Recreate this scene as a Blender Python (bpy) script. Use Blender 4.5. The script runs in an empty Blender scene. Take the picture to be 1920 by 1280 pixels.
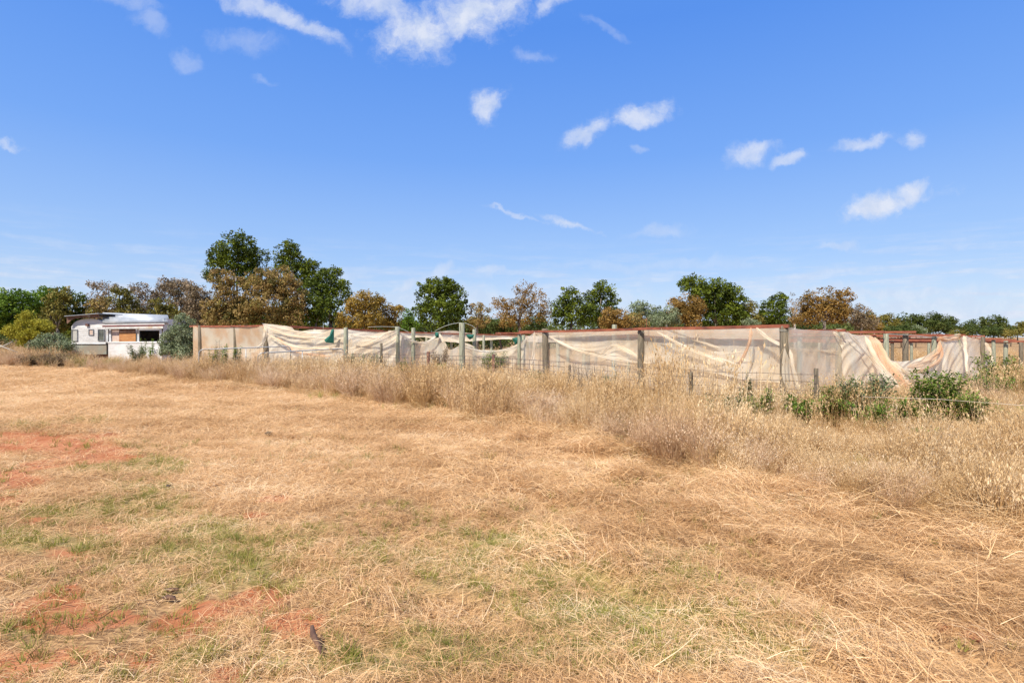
import bpy, math, random
import numpy as np
from mathutils import Vector, Matrix

# ------------------------------------------------------------------ camera, sky, sun, exposure
scene = bpy.context.scene
COL = scene.collection
CAM_H, HOR, F = 1.5, 632.0, 1000.0      # eye height, horizon row and focal length in the 1920x1280 photograph
cam_data = bpy.data.cameras.new('camera')
cam_data.sensor_width = 36.0
cam_data.lens = 36.0 * F / 1920.0
cam_data.shift_y = -(640.0 - HOR) / 1920.0
cam_data.clip_start = 0.05
cam_data.clip_end = 6000.0
cam = bpy.data.objects.new('camera', cam_data)
cam.location = (0, 0, CAM_H)
cam.rotation_euler = (math.radians(90), 0, 0)
COL.objects.link(cam)
scene.camera = cam

SUN_EL, SUN_AZ = math.radians(50), math.radians(213)   # azimuth clockwise from +Y: from the left, a little behind the camera
sun_dir = Vector((math.sin(SUN_AZ) * math.cos(SUN_EL), math.cos(SUN_AZ) * math.cos(SUN_EL), math.sin(SUN_EL)))
sd = bpy.data.lights.new('sun', 'SUN')
sd.energy = 5.0
sd.angle = math.radians(0.6)
sd.color = (1.0, 0.94, 0.84)
sun = bpy.data.objects.new('sun', sd)
sun.rotation_euler = sun_dir.to_track_quat('Z', 'Y').to_euler()
COL.objects.link(sun)

scene.view_settings.view_transform = 'Standard'
scene.view_settings.look = 'None'
scene.view_settings.exposure = 0.45
scene.view_settings.gamma = 1.0
scene.view_settings.use_curve_mapping = False
scene.cycles.max_bounces = 6
scene.cycles.transparent_max_bounces = 24
scene.cycles.diffuse_bounces = 3


class NT:
    """small node-tree writer"""
    def __init__(self, tree):
        self.t = tree
        tree.nodes.clear()

    def n(self, typ, inputs=None, **kw):
        nd = self.t.nodes.new(typ)
        for k, v in kw.items():
            setattr(nd, k, v)
        for k, v in (inputs or {}).items():
            if isinstance(v, bpy.types.NodeSocket):
                self.t.links.new(v, nd.inputs[k])
            else:
                nd.inputs[k].default_value = v
        return nd

    def math(self, op, a, b=0.0, c=None, clamp=False):
        i = {0: a, 1: b}
        if c is not None:
            i[2] = c
        return self.n('ShaderNodeMath', i, operation=op, use_clamp=clamp).outputs[0]

    def mix(self, fac, a, b):
        nd = self.n('ShaderNodeMix', data_type='RGBA')
        for k, v in ((0, fac), (6, a), (7, b)):
            if isinstance(v, bpy.types.NodeSocket):
                self.t.links.new(v, nd.inputs[k])
            else:
                nd.inputs[k].default_value = v
        return nd.outputs[2]

    def noise(self, vec, scale, detail=4, rough=0.55):
        return self.n('ShaderNodeTexNoise', {'Vector': vec, 'Scale': scale, 'Detail': detail, 'Roughness': rough}).outputs['Fac']

    def rng(self, v, a, b, c=0.0, d=1.0, smooth=True):
        return self.n('ShaderNodeMapRange', {'Value': v, 'From Min': a, 'From Max': b, 'To Min': c, 'To Max': d},
                      interpolation_type='SMOOTHSTEP' if smooth else 'LINEAR').outputs[0]


world = bpy.data.worlds.new('World')
scene.world = world
world.use_nodes = True
w = NT(world.node_tree)
sky = w.n('ShaderNodeTexSky', sky_type='NISHITA', sun_disc=False, sun_elevation=SUN_EL, sun_rotation=SUN_AZ,
          air_density=1.0, dust_density=0.5, ozone_density=2.5)
geo = w.n('ShaderNodeTexCoord')
DIR = geo.outputs['Generated']
sep = w.n('ShaderNodeSeparateXYZ', {0: DIR})
elev = sep.outputs['Z']
SKY_GAIN = 7.6   # background strength is 0.1: the tints below are in displayed units
# physically the sky of the photo is deeper blue high up and milky at the horizon: grade the Nishita colour by elevation
up = w.rng(elev, 0.0, 0.50, 0, 1, False)
ramp = w.n('ShaderNodeValToRGB', {0: up})
cr = ramp.color_ramp
cr.elements[0].position = 0.0
cr.elements[0].color = (0.60, 0.74, 0.93, 1)
cr.elements[1].position = 1.0
cr.elements[1].color = (0.095, 0.30, 0.91, 1)
for p, c in ((0.10, (0.55, 0.70, 0.93, 1)), (0.28, (0.36, 0.57, 0.96, 1)), (0.62, (0.18, 0.405, 0.96, 1))):
    e = cr.elements.new(p)
    e.color = c
grade = w.n('ShaderNodeVectorMath', {0: ramp.outputs[0], 1: (SKY_GAIN,) * 3}, operation='MULTIPLY').outputs[0]
base_sky = w.mix(0.82, sky.outputs[0], grade)
# clouds: u = x/y, v = z/y is the direction on the sky straight ahead
yy = w.math('MAXIMUM', sep.outputs['Y'], 0.02)
U = w.math('DIVIDE', sep.outputs['X'], yy)
V = w.math('DIVIDE', sep.outputs['Z'], yy)
uv = w.n('ShaderNodeCombineXYZ', {0: U, 1: V}).outputs[0]
wn = w.n('ShaderNodeTexNoise', {'Vector': uv, 'Scale': 9.0, 'Detail': 6.0, 'Roughness': 0.62})
warp = w.n('ShaderNodeVectorMath', {0: wn.outputs['Color'], 1: (0.5, 0.5, 0.5)}, operation='SUBTRACT').outputs[0]
warp = w.n('ShaderNodeVectorMath', {0: warp, 'Scale': 0.085}, operation='SCALE').outputs[0]
uvw = w.n('ShaderNodeVectorMath', {0: uv, 1: warp}, operation='ADD').outputs[0]
# px, py, half width, half height, tilt (deg, anticlockwise), opacity
CLOUDS = [(785, 58, 95, 48, 8, .95), (890, 22, 115, 52, 20, .95), (700, 8, 110, 36, -20, .8), (1045, 8, 60, 20, 25, .7),
          (530, 35, 130, 20, -26, .75), (470, 8, 70, 22, -20, .7), (460, 80, 80, 24, -5, .28), (350, 120, 30, 18, -30, .3), (270, 40, 50, 20, -30, .3),
          (240, 8, 60, 16, -10, .35), (492, 148, 22, 9, -15, .25),
          (912, 200, 27, 34, -38, .9), (1100, 246, 62, 19, 28, .8), (1200, 213, 60, 20, 18, .85), (1190, 278, 16, 9, 0, .35),
          (1000, 102, 34, 12, 5, .3), (1140, 55, 44, 10, -20, .25),
          (1410, 288, 55, 20, 16, .75), (1478, 300, 34, 13, 8, .65), (1610, 272, 58, 13, 8, .65), (1705, 268, 22, 18, 15, .6),
          (1665, 376, 92, 23, 11, .95), (1710, 362, 42, 22, 20, .9),
          (1240, 436, 60, 14, 0, .35), (1565, 462, 50, 10, 5, .4), (1790, 450, 40, 9, 0, .3), (10, 270, 30, 8, -5, .5),
          (1065, 418, 62, 8, -14, .7), (960, 404, 66, 5, -12, .5),
          (760, 535, 60, 13, 22, .6), (825, 512, 26, 12, 20, .5), (920, 513, 34, 14, 0, .5), (300, 560, 420, 26, 0, .35),
          (1650, 545, 260, 16, 0, .5), (1230, 500, 260, 12, 0, .25), (850, 560, 260, 26, 0, .55), (1750, 575, 300, 24, 0, .5), (640, 520, 60, 16, 10, .35),
          (1050, 560, 200, 30, 0, .5)]
mask = None
for (cx, cy, rx, ry, ang, op) in CLOUDS:
    mp = w.n('ShaderNodeMapping', {'Vector': uvw, 'Location': ((cx - 960) / F, (HOR - cy) / F, 0),
                                   'Rotation': (0, 0, math.radians(ang)), 'Scale': (rx * 1.25 / F, ry * 1.25 / F, 1)}, vector_type='TEXTURE')
    ln = w.n('ShaderNodeVectorMath', {0: mp.outputs[0]}, operation='LENGTH').outputs['Value']
    m = w.rng(ln, 1.45, 0.0, 0.0, 1.0)
    mo = w.math('MULTIPLY', m, op)
    mask = m if mask is None else w.math('MAXIMUM', mask, m)
    wmask = mo if cx == 785 else w.math('MAXIMUM', wmask, mo)
fb = w.noise(uvw, 17.0, 12, 0.70)
opac = w.math('DIVIDE', wmask, w.math('MAXIMUM', mask, 0.001))
mask = w.math('MULTIPLY', w.rng(w.math('ADD', mask, w.math('MULTIPLY', w.math('SUBTRACT', fb, 0.5), 1.7)), 0.20, 1.15), opac)
infront = w.rng(sep.outputs['Y'], 0.03, 0.12)
mask = w.math('MULTIPLY', mask, infront)
# loose veils near the horizon, all round
st = w.n('ShaderNodeMapping', {'Vector': DIR, 'Scale': (3.0, 3.0, 26.0)})
veil = w.rng(w.noise(st.outputs[0], 2.4, 8, 0.65), 0.44, 0.68)
veil = w.math('MULTIPLY', veil, w.rng(elev, 0.20, 0.01, 0.0, 0.95))
mask = w.math('MAXIMUM', mask, veil, clamp=True)
# unseen broken cloud added overhead and behind the camera to whiten blue ambient light
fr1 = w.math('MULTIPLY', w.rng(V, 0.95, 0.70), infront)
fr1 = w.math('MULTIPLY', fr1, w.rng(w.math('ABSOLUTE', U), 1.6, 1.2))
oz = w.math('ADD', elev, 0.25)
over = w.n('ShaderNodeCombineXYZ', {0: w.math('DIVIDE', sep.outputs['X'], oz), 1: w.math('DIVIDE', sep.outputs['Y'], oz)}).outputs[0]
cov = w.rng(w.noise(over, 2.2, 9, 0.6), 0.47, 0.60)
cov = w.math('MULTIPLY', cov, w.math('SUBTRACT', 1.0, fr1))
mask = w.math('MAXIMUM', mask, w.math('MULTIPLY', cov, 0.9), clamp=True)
shade = w.noise(uvw, 30.0, 5, 0.6)
ccol = w.mix(w.rng(shade, 0.35, 0.65), (4.7, 5.3, 6.6, 1), (5.7, 6.05, 6.9, 1))
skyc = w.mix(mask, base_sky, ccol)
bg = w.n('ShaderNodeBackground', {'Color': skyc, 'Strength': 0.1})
wo = w.n('ShaderNodeOutputWorld', {'Surface': bg.outputs[0]})

# ------------------------------------------------------------------ helpers
rs = np.random.RandomState(7)


def P(px, py, d):
    return Vector(((px - 960.0) / F * d, d, CAM_H + (HOR - py) / F * d))


def G(px, d):
    """ground point seen in column px at distance d"""
    x = (px - 960.0) / F * d
    return Vector((x, d, float(gz(np.array([x]), np.array([d]))[0])))


def dg(py):
    return CAM_H * F / (py - HOR)


def _hash(ix, iy, seed):
    n = (ix.astype(np.int64) * 374761393 + iy.astype(np.int64) * 668265263 + seed * 974634777) & 0xffffffff
    n = ((n ^ (n >> 13)) * 1274126177) & 0xffffffff
    n = n ^ (n >> 16)
    return (n & 0xffff) / 65535.0


def vnoise(x, y, seed=0):
    ix, iy = np.floor(x), np.floor(y)
    fx, fy = x - ix, y - iy
    fx = fx * fx * (3 - 2 * fx)
    fy = fy * fy * (3 - 2 * fy)
    a, b = _hash(ix, iy, seed), _hash(ix + 1, iy, seed)
    c, d = _hash(ix, iy + 1, seed), _hash(ix + 1, iy + 1, seed)
    return (a * (1 - fx) + b * fx) * (1 - fy) + (c * (1 - fx) + d * fx) * fy


def fbm(x, y, seed=0, octs=4):
    s, a, t = 0.0, 0.5, 0.0
    for o in range(octs):
        s = s + a * vnoise(x * 2 ** o, y * 2 ** o, seed + o * 17)
        t += a
        a *= 0.5
    return s / t


# foot of the tall grass, as seen: (px, py) on the ground
EDGE = [(-600, 672), (-200, 680), (0, 686), (140, 691), (300, 706), (400, 716), (480, 723), (560, 732), (640, 742), (700, 752), (790, 765), (900, 778),
        (1000, 793), (1100, 810), (1180, 836), (1250, 856), (1400, 884), (1500, 906), (1700, 950), (1920, 996), (2300, 1080), (3200, 1260)]
EDGE = [(px, HOR + (py - HOR) * (1.06 if px < 900 else 1.11)) for px, py in EDGE]
EDGE_W = [((px - 960) / F * dg(py), dg(py)) for px, py in EDGE]
_ex = np.array([e[0] for e in EDGE_W])
_ey = np.array([e[1] for e in EDGE_W])


def edge_off(x, y):
    """how far (roughly, metres) a point lies beyond the mown edge: > 0 is in the tall grass"""
    q = np.interp(x, _ex, _ey)
    s = (y - q) * 0.68
    return s + (fbm(x * 1.3, y * 1.3, 5, 3) - 0.5) * 0.45


def ridge(x, y):
    rd = fbm((-.68 * x + .73 * y) * .7, (.73 * x + .68 * y) * 2.4, 9, 4)
    m = np.clip((x + 2.5) / 3.0, 0.15, 1) * np.clip((14 - y) / 4.0, 0.3, 1) * np.clip(1 - edge_off(x, y), 0, 1)
    return np.clip(1 - np.abs(rd - 0.5) * 6, 0, 1) * m


def gz(x, y):
    n = (fbm(x * 0.35, y * 0.35, 3, 3) - 0.5) * 0.10
    near = np.clip((40 - np.hypot(x, y)) / 30, 0, 1)
    return (n * 0.6 + ridge(x, y) * 0.085 + (fbm(x * 3, y * 3, 21, 3) - 0.5) * 0.05) * near


# bare red earth (px, py, half width, half height, strength)
BARE = [(150, 850, 90, 18, 1), (200, 826, 55, 12, .9), (100, 826, 60, 10, .75), (40, 820, 60, 12, .9), (20, 845, 60, 12, .75), (35, 905, 60, 18, .9), (70, 872, 50, 10, .6), (10, 940, 40, 14, .7), (130, 800, 60, 5, .5),
        (150, 1160, 85, 34, 1), (330, 1180, 85, 26, .8), (385, 1150, 55, 20, 1), (490, 1130, 45, 26, .9), (560, 1168, 60, 24, .75),
        (70, 978, 30, 8, .7), (25, 1265, 55, 30, .9), (140, 1240, 50, 14, .7), (440, 1268, 34, 12, .8), (520, 933, 26, 8, .7), (465, 962, 24, 6, .6),
        (1225, 1186, 24, 9, .6), (125, 1050, 60, 20, .5), (215, 990, 40, 12, .45), (1830, 1215, 60, 22, .5), (120, 1115, 40, 15, .6), (260, 1245, 50, 20, .5), (640, 1120, 40, 12, .4)]
GREEN = [(285, 872, 50, 12, 1), (190, 880, 40, 10, .7), (130, 965, 70, 14, .7), (50, 1010, 60, 20, .8), (170, 1030, 60, 18, .5), (370, 1010, 80, 22, .9), (330, 1030, 60, 20, .7), (60, 800, 40, 6, .6), (160, 790, 50, 5, .6),
         (410, 990, 60, 14, .6), (260, 915, 60, 12, .5), (700, 1050, 60, 22, .6), (980, 1015, 90, 24, 1), (1060, 1100, 100, 32, .9), (1130, 1150, 100, 34, 1), (1000, 1110, 70, 24, .7),
         (1330, 1220, 90, 40, .9), (1090, 1250, 120, 36, 1), (780, 1195, 60, 22, .6), (1260, 1070, 80, 22, .5), (1480, 1200, 60, 26, .5), (900, 1200, 80, 26, .5), (560, 1000, 60, 14, .5), (50, 1190, 40, 20, .5), (400, 1240, 70, 22, .5),
         (330, 1100, 60, 16, .4), (1230, 1270, 80, 20, .8), (600, 1230, 90, 24, .4), (900, 1080, 160, 50, .6), (1180, 1180, 200, 60, .7), (820, 1240, 200, 40, .6), (1420, 1240, 160, 40, .6), (1300, 1120, 120, 40, .45), (430, 1060, 140, 36, .6), (250, 960, 120, 26, .5)]


def spots(x, y, tab, seed):
    yy_ = np.maximum(y, 0.4)
    wx = (fbm(x * 2.2, y * 2.2, seed, 3) - 0.5)
    wy = (fbm(x * 2.2, y * 2.2, seed + 40, 3) - 0.5)
    fine = fbm(x * 9, y * 9, seed + 80, 3)
    px = 960 + F * x / yy_
    py = HOR + CAM_H * F / yy_
    k = CAM_H * F / yy_ ** 2
    v = np.zeros_like(x)
    for cx, cy, rx, ry, s in tab:
        r = np.sqrt(((px - cx) / rx + wx * 1.5) ** 2 + ((py - cy) / ry + wy * 1.5) ** 2)
        v = np.maximum(v, s * np.clip(1.55 - r, 0, 1))
    return np.clip(v * 1.25 + (fine - 0.55) * 0.9 * (v > 0), 0, 1) * (y > 0.4)


def bare(x, y):
    return spots(x, y, BARE, 11)


def greens(x, y):
    return spots(x, y, GREEN, 57)


def link(name, mesh, mats=(), parent=None, kind=None):
    o = bpy.data.objects.new(name, mesh)
    COL.objects.link(o)
    for m in mats:
        if m.name not in [x.name for x in mesh.materials if x]:
            mesh.materials.append(m)
    if parent is not None:
        o.parent = parent
        o.matrix_parent_inverse = Matrix.Translation(-Vector(parent.location)) if parent.rotation_euler.z == 0 else parent.matrix_basis.inverted()
    if kind:
        o['kind'] = kind
    return o


def thing(name, label, cat, loc, group=None):
    o = bpy.data.objects.new(name, None)
    o.empty_display_size = 0.2
    o.location = loc
    COL.objects.link(o)
    return tag(o, label, cat, group)


def tag(o, label, cat, group=None):
    o['label'] = label
    o['category'] = cat
    if group:
        o['group'] = group
    return o


def mesh_np(name, V_, faces, attr=None, smooth=False):
    """V_ (n,3); faces (m,k) all of one size; attr {name: (m,) face floats}"""
    me = bpy.data.meshes.new(name)
    V_ = np.asarray(V_, dtype=np.float32)
    faces = np.asarray(faces, dtype=np.int32)
    m, k = faces.shape
    me.vertices.add(len(V_))
    me.vertices.foreach_set('co', V_.ravel())
    me.loops.add(m * k)
    me.loops.foreach_set('vertex_index', faces.ravel())
    me.polygons.add(m)
    me.polygons.foreach_set('loop_start', np.arange(0, m * k, k, dtype=np.int32))
    me.polygons.foreach_set('loop_total', np.full(m, k, dtype=np.int32))
    if smooth:
        me.polygons.foreach_set('use_smooth', np.ones(m, dtype=bool))
    for an, av in (attr or {}).items():
        a = me.attributes.new(an, 'FLOAT', 'FACE' if len(av) == m and len(av) != len(V_) else 'POINT')
        a.data.foreach_set('value', np.asarray(av, dtype=np.float32))
    me.update()
    return me


class MB:
    """mesh builder: mixed faces"""
    def __init__(self):
        self.v, self.f = [], []

    def box(self, c, s, rot=0.0):
        cx, cy, cz = c
        sx, sy, sz = (k / 2 for k in s)
        b = len(self.v)
        cr_, sr_ = math.cos(rot), math.sin(rot)
        for dz in (-sz, sz):
            for dx, dy in ((-sx, -sy), (sx, -sy), (sx, sy), (-sx, sy)):
                self.v.append((cx + dx * cr_ - dy * sr_, cy + dx * sr_ + dy * cr_, cz + dz))
        for q in ((0, 3, 2, 1), (4, 5, 6, 7), (0, 1, 5, 4), (1, 2, 6, 5), (2, 3, 7, 6), (3, 0, 4, 7)):
            self.f.append(tuple(b + i for i in q))
        return self

    def tube(self, pts, rad, n=8, caps=True):
        pts = [Vector(p) for p in pts]
        if not hasattr(rad, '__len__'):
            rad = [rad] * len(pts)
        b0 = len(self.v)
        t0 = (pts[1] - pts[0]).normalized()
        ref = Vector((0, 0, 1)) if abs(t0.z) < 0.9 else Vector((1, 0, 0))
        nrm = t0.cross(ref).normalized()
        for i, p in enumerate(pts):
            t = (pts[min(i + 1, len(pts) - 1)] - pts[max(i - 1, 0)]).normalized()
            nrm = (nrm - t * nrm.dot(t)).normalized()
            bi = t.cross(nrm)
            for k in range(n):
                a = 2 * math.pi * k / n
                self.v.append(tuple(p + (nrm * math.cos(a) + bi * math.sin(a)) * rad[i]))
        for i in range(len(pts) - 1):
            for k in range(n):
                a, b = b0 + i * n + k, b0 + i * n + (k + 1) % n
                self.f.append((a, b, b + n, a + n))
        if caps:
            self.f.append(tuple(b0 + k for k in reversed(range(n))))
            e = b0 + (len(pts) - 1) * n
            self.f.append(tuple(e + k for k in range(n)))
        return self

    def poly(self, pts, thick=(0, 0.02, 0)):
        """flat outline with thickness vector"""
        b, n = len(self.v), len(pts)
        th = Vector(thick)
        for p in pts:
            self.v.append(tuple(p))
        for p in pts:
            self.v.append(tuple(Vector(p) + th))
        self.f.append(tuple(range(b, b + n)))
        self.f.append(tuple(b + n + i for i in reversed(range(n))))
        for i in range(n):
            j = (i + 1) % n
            self.f.append((b + i, b + n + i, b + n + j, b + j))
        return self

    def build(self, name, mat, parent=None, kind=None, smooth=False, bevel=0):
        me = bpy.data.meshes.new(name)
        me.from_pydata(self.v, [], self.f)
        if smooth:
            me.polygons.foreach_set('use_smooth', [len(p.vertices) == 4 for p in me.polygons])
        me.update()
        o = link(name, me, [mat], parent, kind)
        if bevel:
            m = o.modifiers.new('bevel', 'BEVEL')
            m.width = bevel
            m.segments = 2
        return o


# ------------------------------------------------------------------ materials
MATS = {}


def mat(name, fn):
    m = bpy.data.materials.new(name)
    m.use_nodes = True
    t = NT(m.node_tree)
    out = t.n('ShaderNodeOutputMaterial')
    s = fn(t)
    t.t.links.new(s, out.inputs['Surface'])
    MATS[name] = m
    return m


def world_pos(t):
    return t.n('ShaderNodeNewGeometry').outputs['Position']


def obj_pos(t):
    return t.n('ShaderNodeTexCoord').outputs['Object']


def rgba(c):
    return (c[0], c[1], c[2], 1)


def leaf_mat(name, cols, trans=0.22, rough=0.65, scale=0.5):
    """cols: list of albedos from attribute 'tint' 0..1"""
    def fn(t):
        at = t.n('ShaderNodeAttribute', attribute_name='tint').outputs['Fac']
        nz = t.noise(world_pos(t), scale, 3)
        v = t.math('ADD', at, t.math('MULTIPLY', t.math('SUBTRACT', nz, 0.5), 0.9), clamp=True)
        r = t.n('ShaderNodeValToRGB', {0: v})
        e = r.color_ramp.elements
        e[0].color = rgba(cols[0])
        e[1].color = rgba(cols[-1])
        for i, c in enumerate(cols[1:-1]):
            e.new((i + 1) / (len(cols) - 1)).color = rgba(c)
        p = t.n('ShaderNodeBsdfPrincipled', {'Base Color': r.outputs[0], 'Roughness': rough, 'Specular IOR Level': 0.25})
        tr = t.n('ShaderNodeBsdfTranslucent', {'Color': r.outputs[0]})
        return t.n('ShaderNodeMixShader', {0: trans, 1: p.outputs[0], 2: tr.outputs[0]}).outputs[0]
    return mat(name, fn)


def simple(name, a, b, scale=3.0, rough=0.8, stretch=(1, 1, 1), bump=0.0, metal=0.0, lo=0.35, hi=0.65, c=None, obj=True):
    def fn(t):
        v = t.n('ShaderNodeMapping', {'Vector': obj_pos(t) if obj else world_pos(t), 'Scale': stretch}).outputs[0]
        nz = t.noise(v, scale, 6, 0.62)
        col = t.mix(t.rng(nz, lo, hi), rgba(a), rgba(b))
        if c:
            col = t.mix(t.rng(t.noise(v, scale * 0.37, 3), 0.55, 0.68), col, rgba(c))
        i = {'Base Color': col, 'Roughness': rough, 'Metallic': metal}
        if bump:
            i['Normal'] = t.n('ShaderNodeBump', {'Height': nz, 'Strength': bump, 'Distance': 0.02}).outputs[0]
        return t.n('ShaderNodeBsdfPrincipled', i).outputs[0]
    return mat(name, fn)


post_wood = simple('post_wood', (.19, .20, .13), (.36, .35, .25), 9, .85, (6, 6, .6), .5, c=(.13, .12, .085))
brown_wood = simple('brown_wood', (.10, .08, .05), (.22, .175, .115), 9, .85, (6, 6, .6), .5, c=(.10, .08, .06))
rust_rail = simple('rust_rail', (.20, .052, .026), (.32, .10, .048), 4, .7, (1, 1, 3), .3, c=(.12, .042, .028))
rust_dark = simple('rust_dark', (.11, .05, .035), (.19, .085, .06), 8, .8)
galv = simple('galvanised', (.27, .28, .28), (.42, .43, .43), 6, .45, metal=.5, c=(.25, .2, .16))
wire_m = simple('rusty_wire', (.10, .07, .055), (.17, .12, .09), 12, .7)
pale_wire = simple('pale_wire', (.35, .37, .33), (.45, .46, .40), 12, .5)
bark = simple('bark', (.11, .085, .065), (.24, .195, .155), 5, .9, (3, 3, .7), .5)
pale_bark = simple('pale_bark', (.30, .26, .21), (.48, .43, .36), 5, .8, (3, 3, .7), .3)
dead_twig = simple('dead_twig', (.16, .12, .08), (.27, .20, .14), 9, .9)
white_paint = simple('white_paint', (.60, .575, .53), (.72, .70, .66), 2.0, .5, (1, 1, 2.5), c=(.60, .55, .49))
weathered_white = simple('weathered_white', (.52, .53, .52), (.70, .71, .70), 3.0, .6, (1, 1, 1.5), c=(.55, .47, .38))
sage_band = simple('sage_paint', (.22, .23, .175), (.30, .31, .25), 2.5, .6, c=(.27, .23, .17))
maroon = simple('maroon_paint', (.12, .035, .03), (.19, .06, .05), 5, .6)
ply = simple('plywood', (.38, .155, .045), (.50, .24, .085), 3.5, .7, (1, 1, 7), c=(.28, .11, .04))
pale_ply = simple('pale_plywood', (.50, .36, .27), (.62, .47, .37), 9, .75)
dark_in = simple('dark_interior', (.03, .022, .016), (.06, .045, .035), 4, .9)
brown_fascia = simple('brown_fascia', (.12, .06, .035), (.22, .115, .07), 4, .8, c=(.3, .25, .2))
zinc = simple('zinc_sheet', (.30, .32, .34), (.40, .42, .44), 2.0, .5, metal=.1, c=(.5, .5, .5))
dirt_m = simple('dung', (.09, .045, .028), (.17, .09, .05), 20, .95, bump=.6)
dark_clod = simple('dark_clod', (.02, .017, .014), (.05, .04, .03), 20, .95, bump=.6)
green_cloth = simple('green_shade_cloth', (.006, .085, .055), (.012, .125, .085), 6, .8)


def glass_fn(t):
    nz = t.noise(obj_pos(t), 2.5, 4)
    col = t.mix(t.rng(nz, .4, .6), (.03, .035, .03, 1), (.13, .135, .11, 1))
    return t.n('ShaderNodeBsdfPrincipled', {'Base Color': col, 'Roughness': 0.12, 'Specular IOR Level': .6}).outputs[0]


glass = mat('dusty_glass', glass_fn)
curtain = simple('curtain', (.36, .34, .29), (.52, .50, .44), 8, .6, (8, 1, .4))


def net_mat(name, a, b, lo, hi):
    def fn(t):
        at = t.n('ShaderNodeAttribute', attribute_name='dens').outputs['Fac']
        nz = t.noise(world_pos(t), 1.4, 4)
        fine = t.noise(t.n('ShaderNodeMapping', {'Vector': world_pos(t), 'Scale': (9, 9, 60)}).outputs[0], 1.0, 3)
        col = t.mix(t.rng(nz, .38, .64), rgba(a), rgba(b))
        d = t.n('ShaderNodeBsdfDiffuse', {'Color': col})
        tr = t.n('ShaderNodeBsdfTranslucent', {'Color': col})
        cl = t.n('ShaderNodeMixShader', {0: 0.48, 1: d.outputs[0], 2: tr.outputs[0]})
        al = t.math('ADD', at, t.math('MULTIPLY', t.math('SUBTRACT', t.math('ADD', t.math('MULTIPLY', nz, .6), t.math('MULTIPLY', fine, .4)), .5), .5))
        al = t.rng(al, 0, 1, lo, hi, False)
        tp = t.n('ShaderNodeBsdfTransparent')
        return t.n('ShaderNodeMixShader', {0: al, 1: tp.outputs[0], 2: cl.outputs[0]}).outputs[0]
    return mat(name, fn)


net_cream = net_mat('net_cream', (.90, .745, .53), (.94, .85, .68), .42, .97)
net_stained = net_mat('net_stained', (.88, .60, .36), (.92, .78, .56), .38, .95)
net_peach = net_mat('net_peach', (.84, .48, .26), (.86, .62, .42), .35, .97)


def straw_fn(cols, green=0.0, sc=0.5):
    def fn(t):
        pos = world_pos(t)
        rot = t.n('ShaderNodeMapping', {'Vector': pos, 'Rotation': (0, 0, math.radians(47)), 'Scale': (.55, 2.6, 1)}).outputs[0]
        rnd = t.n('ShaderNodeObjectInfo').outputs['Random']
        at = t.n('ShaderNodeAttribute', attribute_name='tint').outputs['Fac']
        n1 = t.noise(pos, sc, 3)
        n2 = t.noise(rot, 1.3, 4)
        v = t.math('ADD', t.math('MULTIPLY', at, .42), t.math('MULTIPLY', rnd, .10))
        v = t.math('ADD', v, t.math('MULTIPLY', t.rng(n1, .3, .7, 0, 1, False), .34))
        v = t.math('ADD', v, t.math('MULTIPLY', t.rng(n2, .3, .7, 0, 1, False), .32), clamp=True)
        r = t.n('ShaderNodeValToRGB', {0: v})
        e = r.color_ramp.elements
        e[0].position = .12
        e[1].position = .92
        e[0].color = rgba(cols[0])
        e[1].color = rgba(cols[-1])
        for i, c in enumerate(cols[1:-1]):
            e.new(.12 + .8 * (i + 1) / (len(cols) - 1)).color = rgba(c)
        p = t.n('ShaderNodeBsdfPrincipled', {'Base Color': r.outputs[0], 'Roughness': .6, 'Specular IOR Level': .25})
        tr = t.n('ShaderNodeBsdfTranslucent', {'Color': r.outputs[0]})
        return t.n('ShaderNodeMixShader', {0: .22, 1: p.outputs[0], 2: tr.outputs[0]}).outputs[0]
    return fn


hay_m = mat('cut_hay', straw_fn([(.15, .08, .032), (.40, .225, .09), (.66, .40, .18), (.83, .56, .29), (.90, .71, .45)]))
tall_m = mat('tall_dry_grass', straw_fn([(.17, .09, .03), (.36, .20, .075), (.55, .345, .15), (.70, .495, .26), (.83, .65, .41)], sc=.4))
green_m = mat('short_green_grass', straw_fn([(.12, .15, .022), (.22, .235, .04), (.34, .31, .065), (.46, .37, .13)], sc=.8))
yellow_m = mat('yellow_green_grass', straw_fn([(.20, .22, .04), (.34, .33, .07), (.48, .40, .11)], sc=.8))

# ------------------------------------------------------------------ ground


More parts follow.
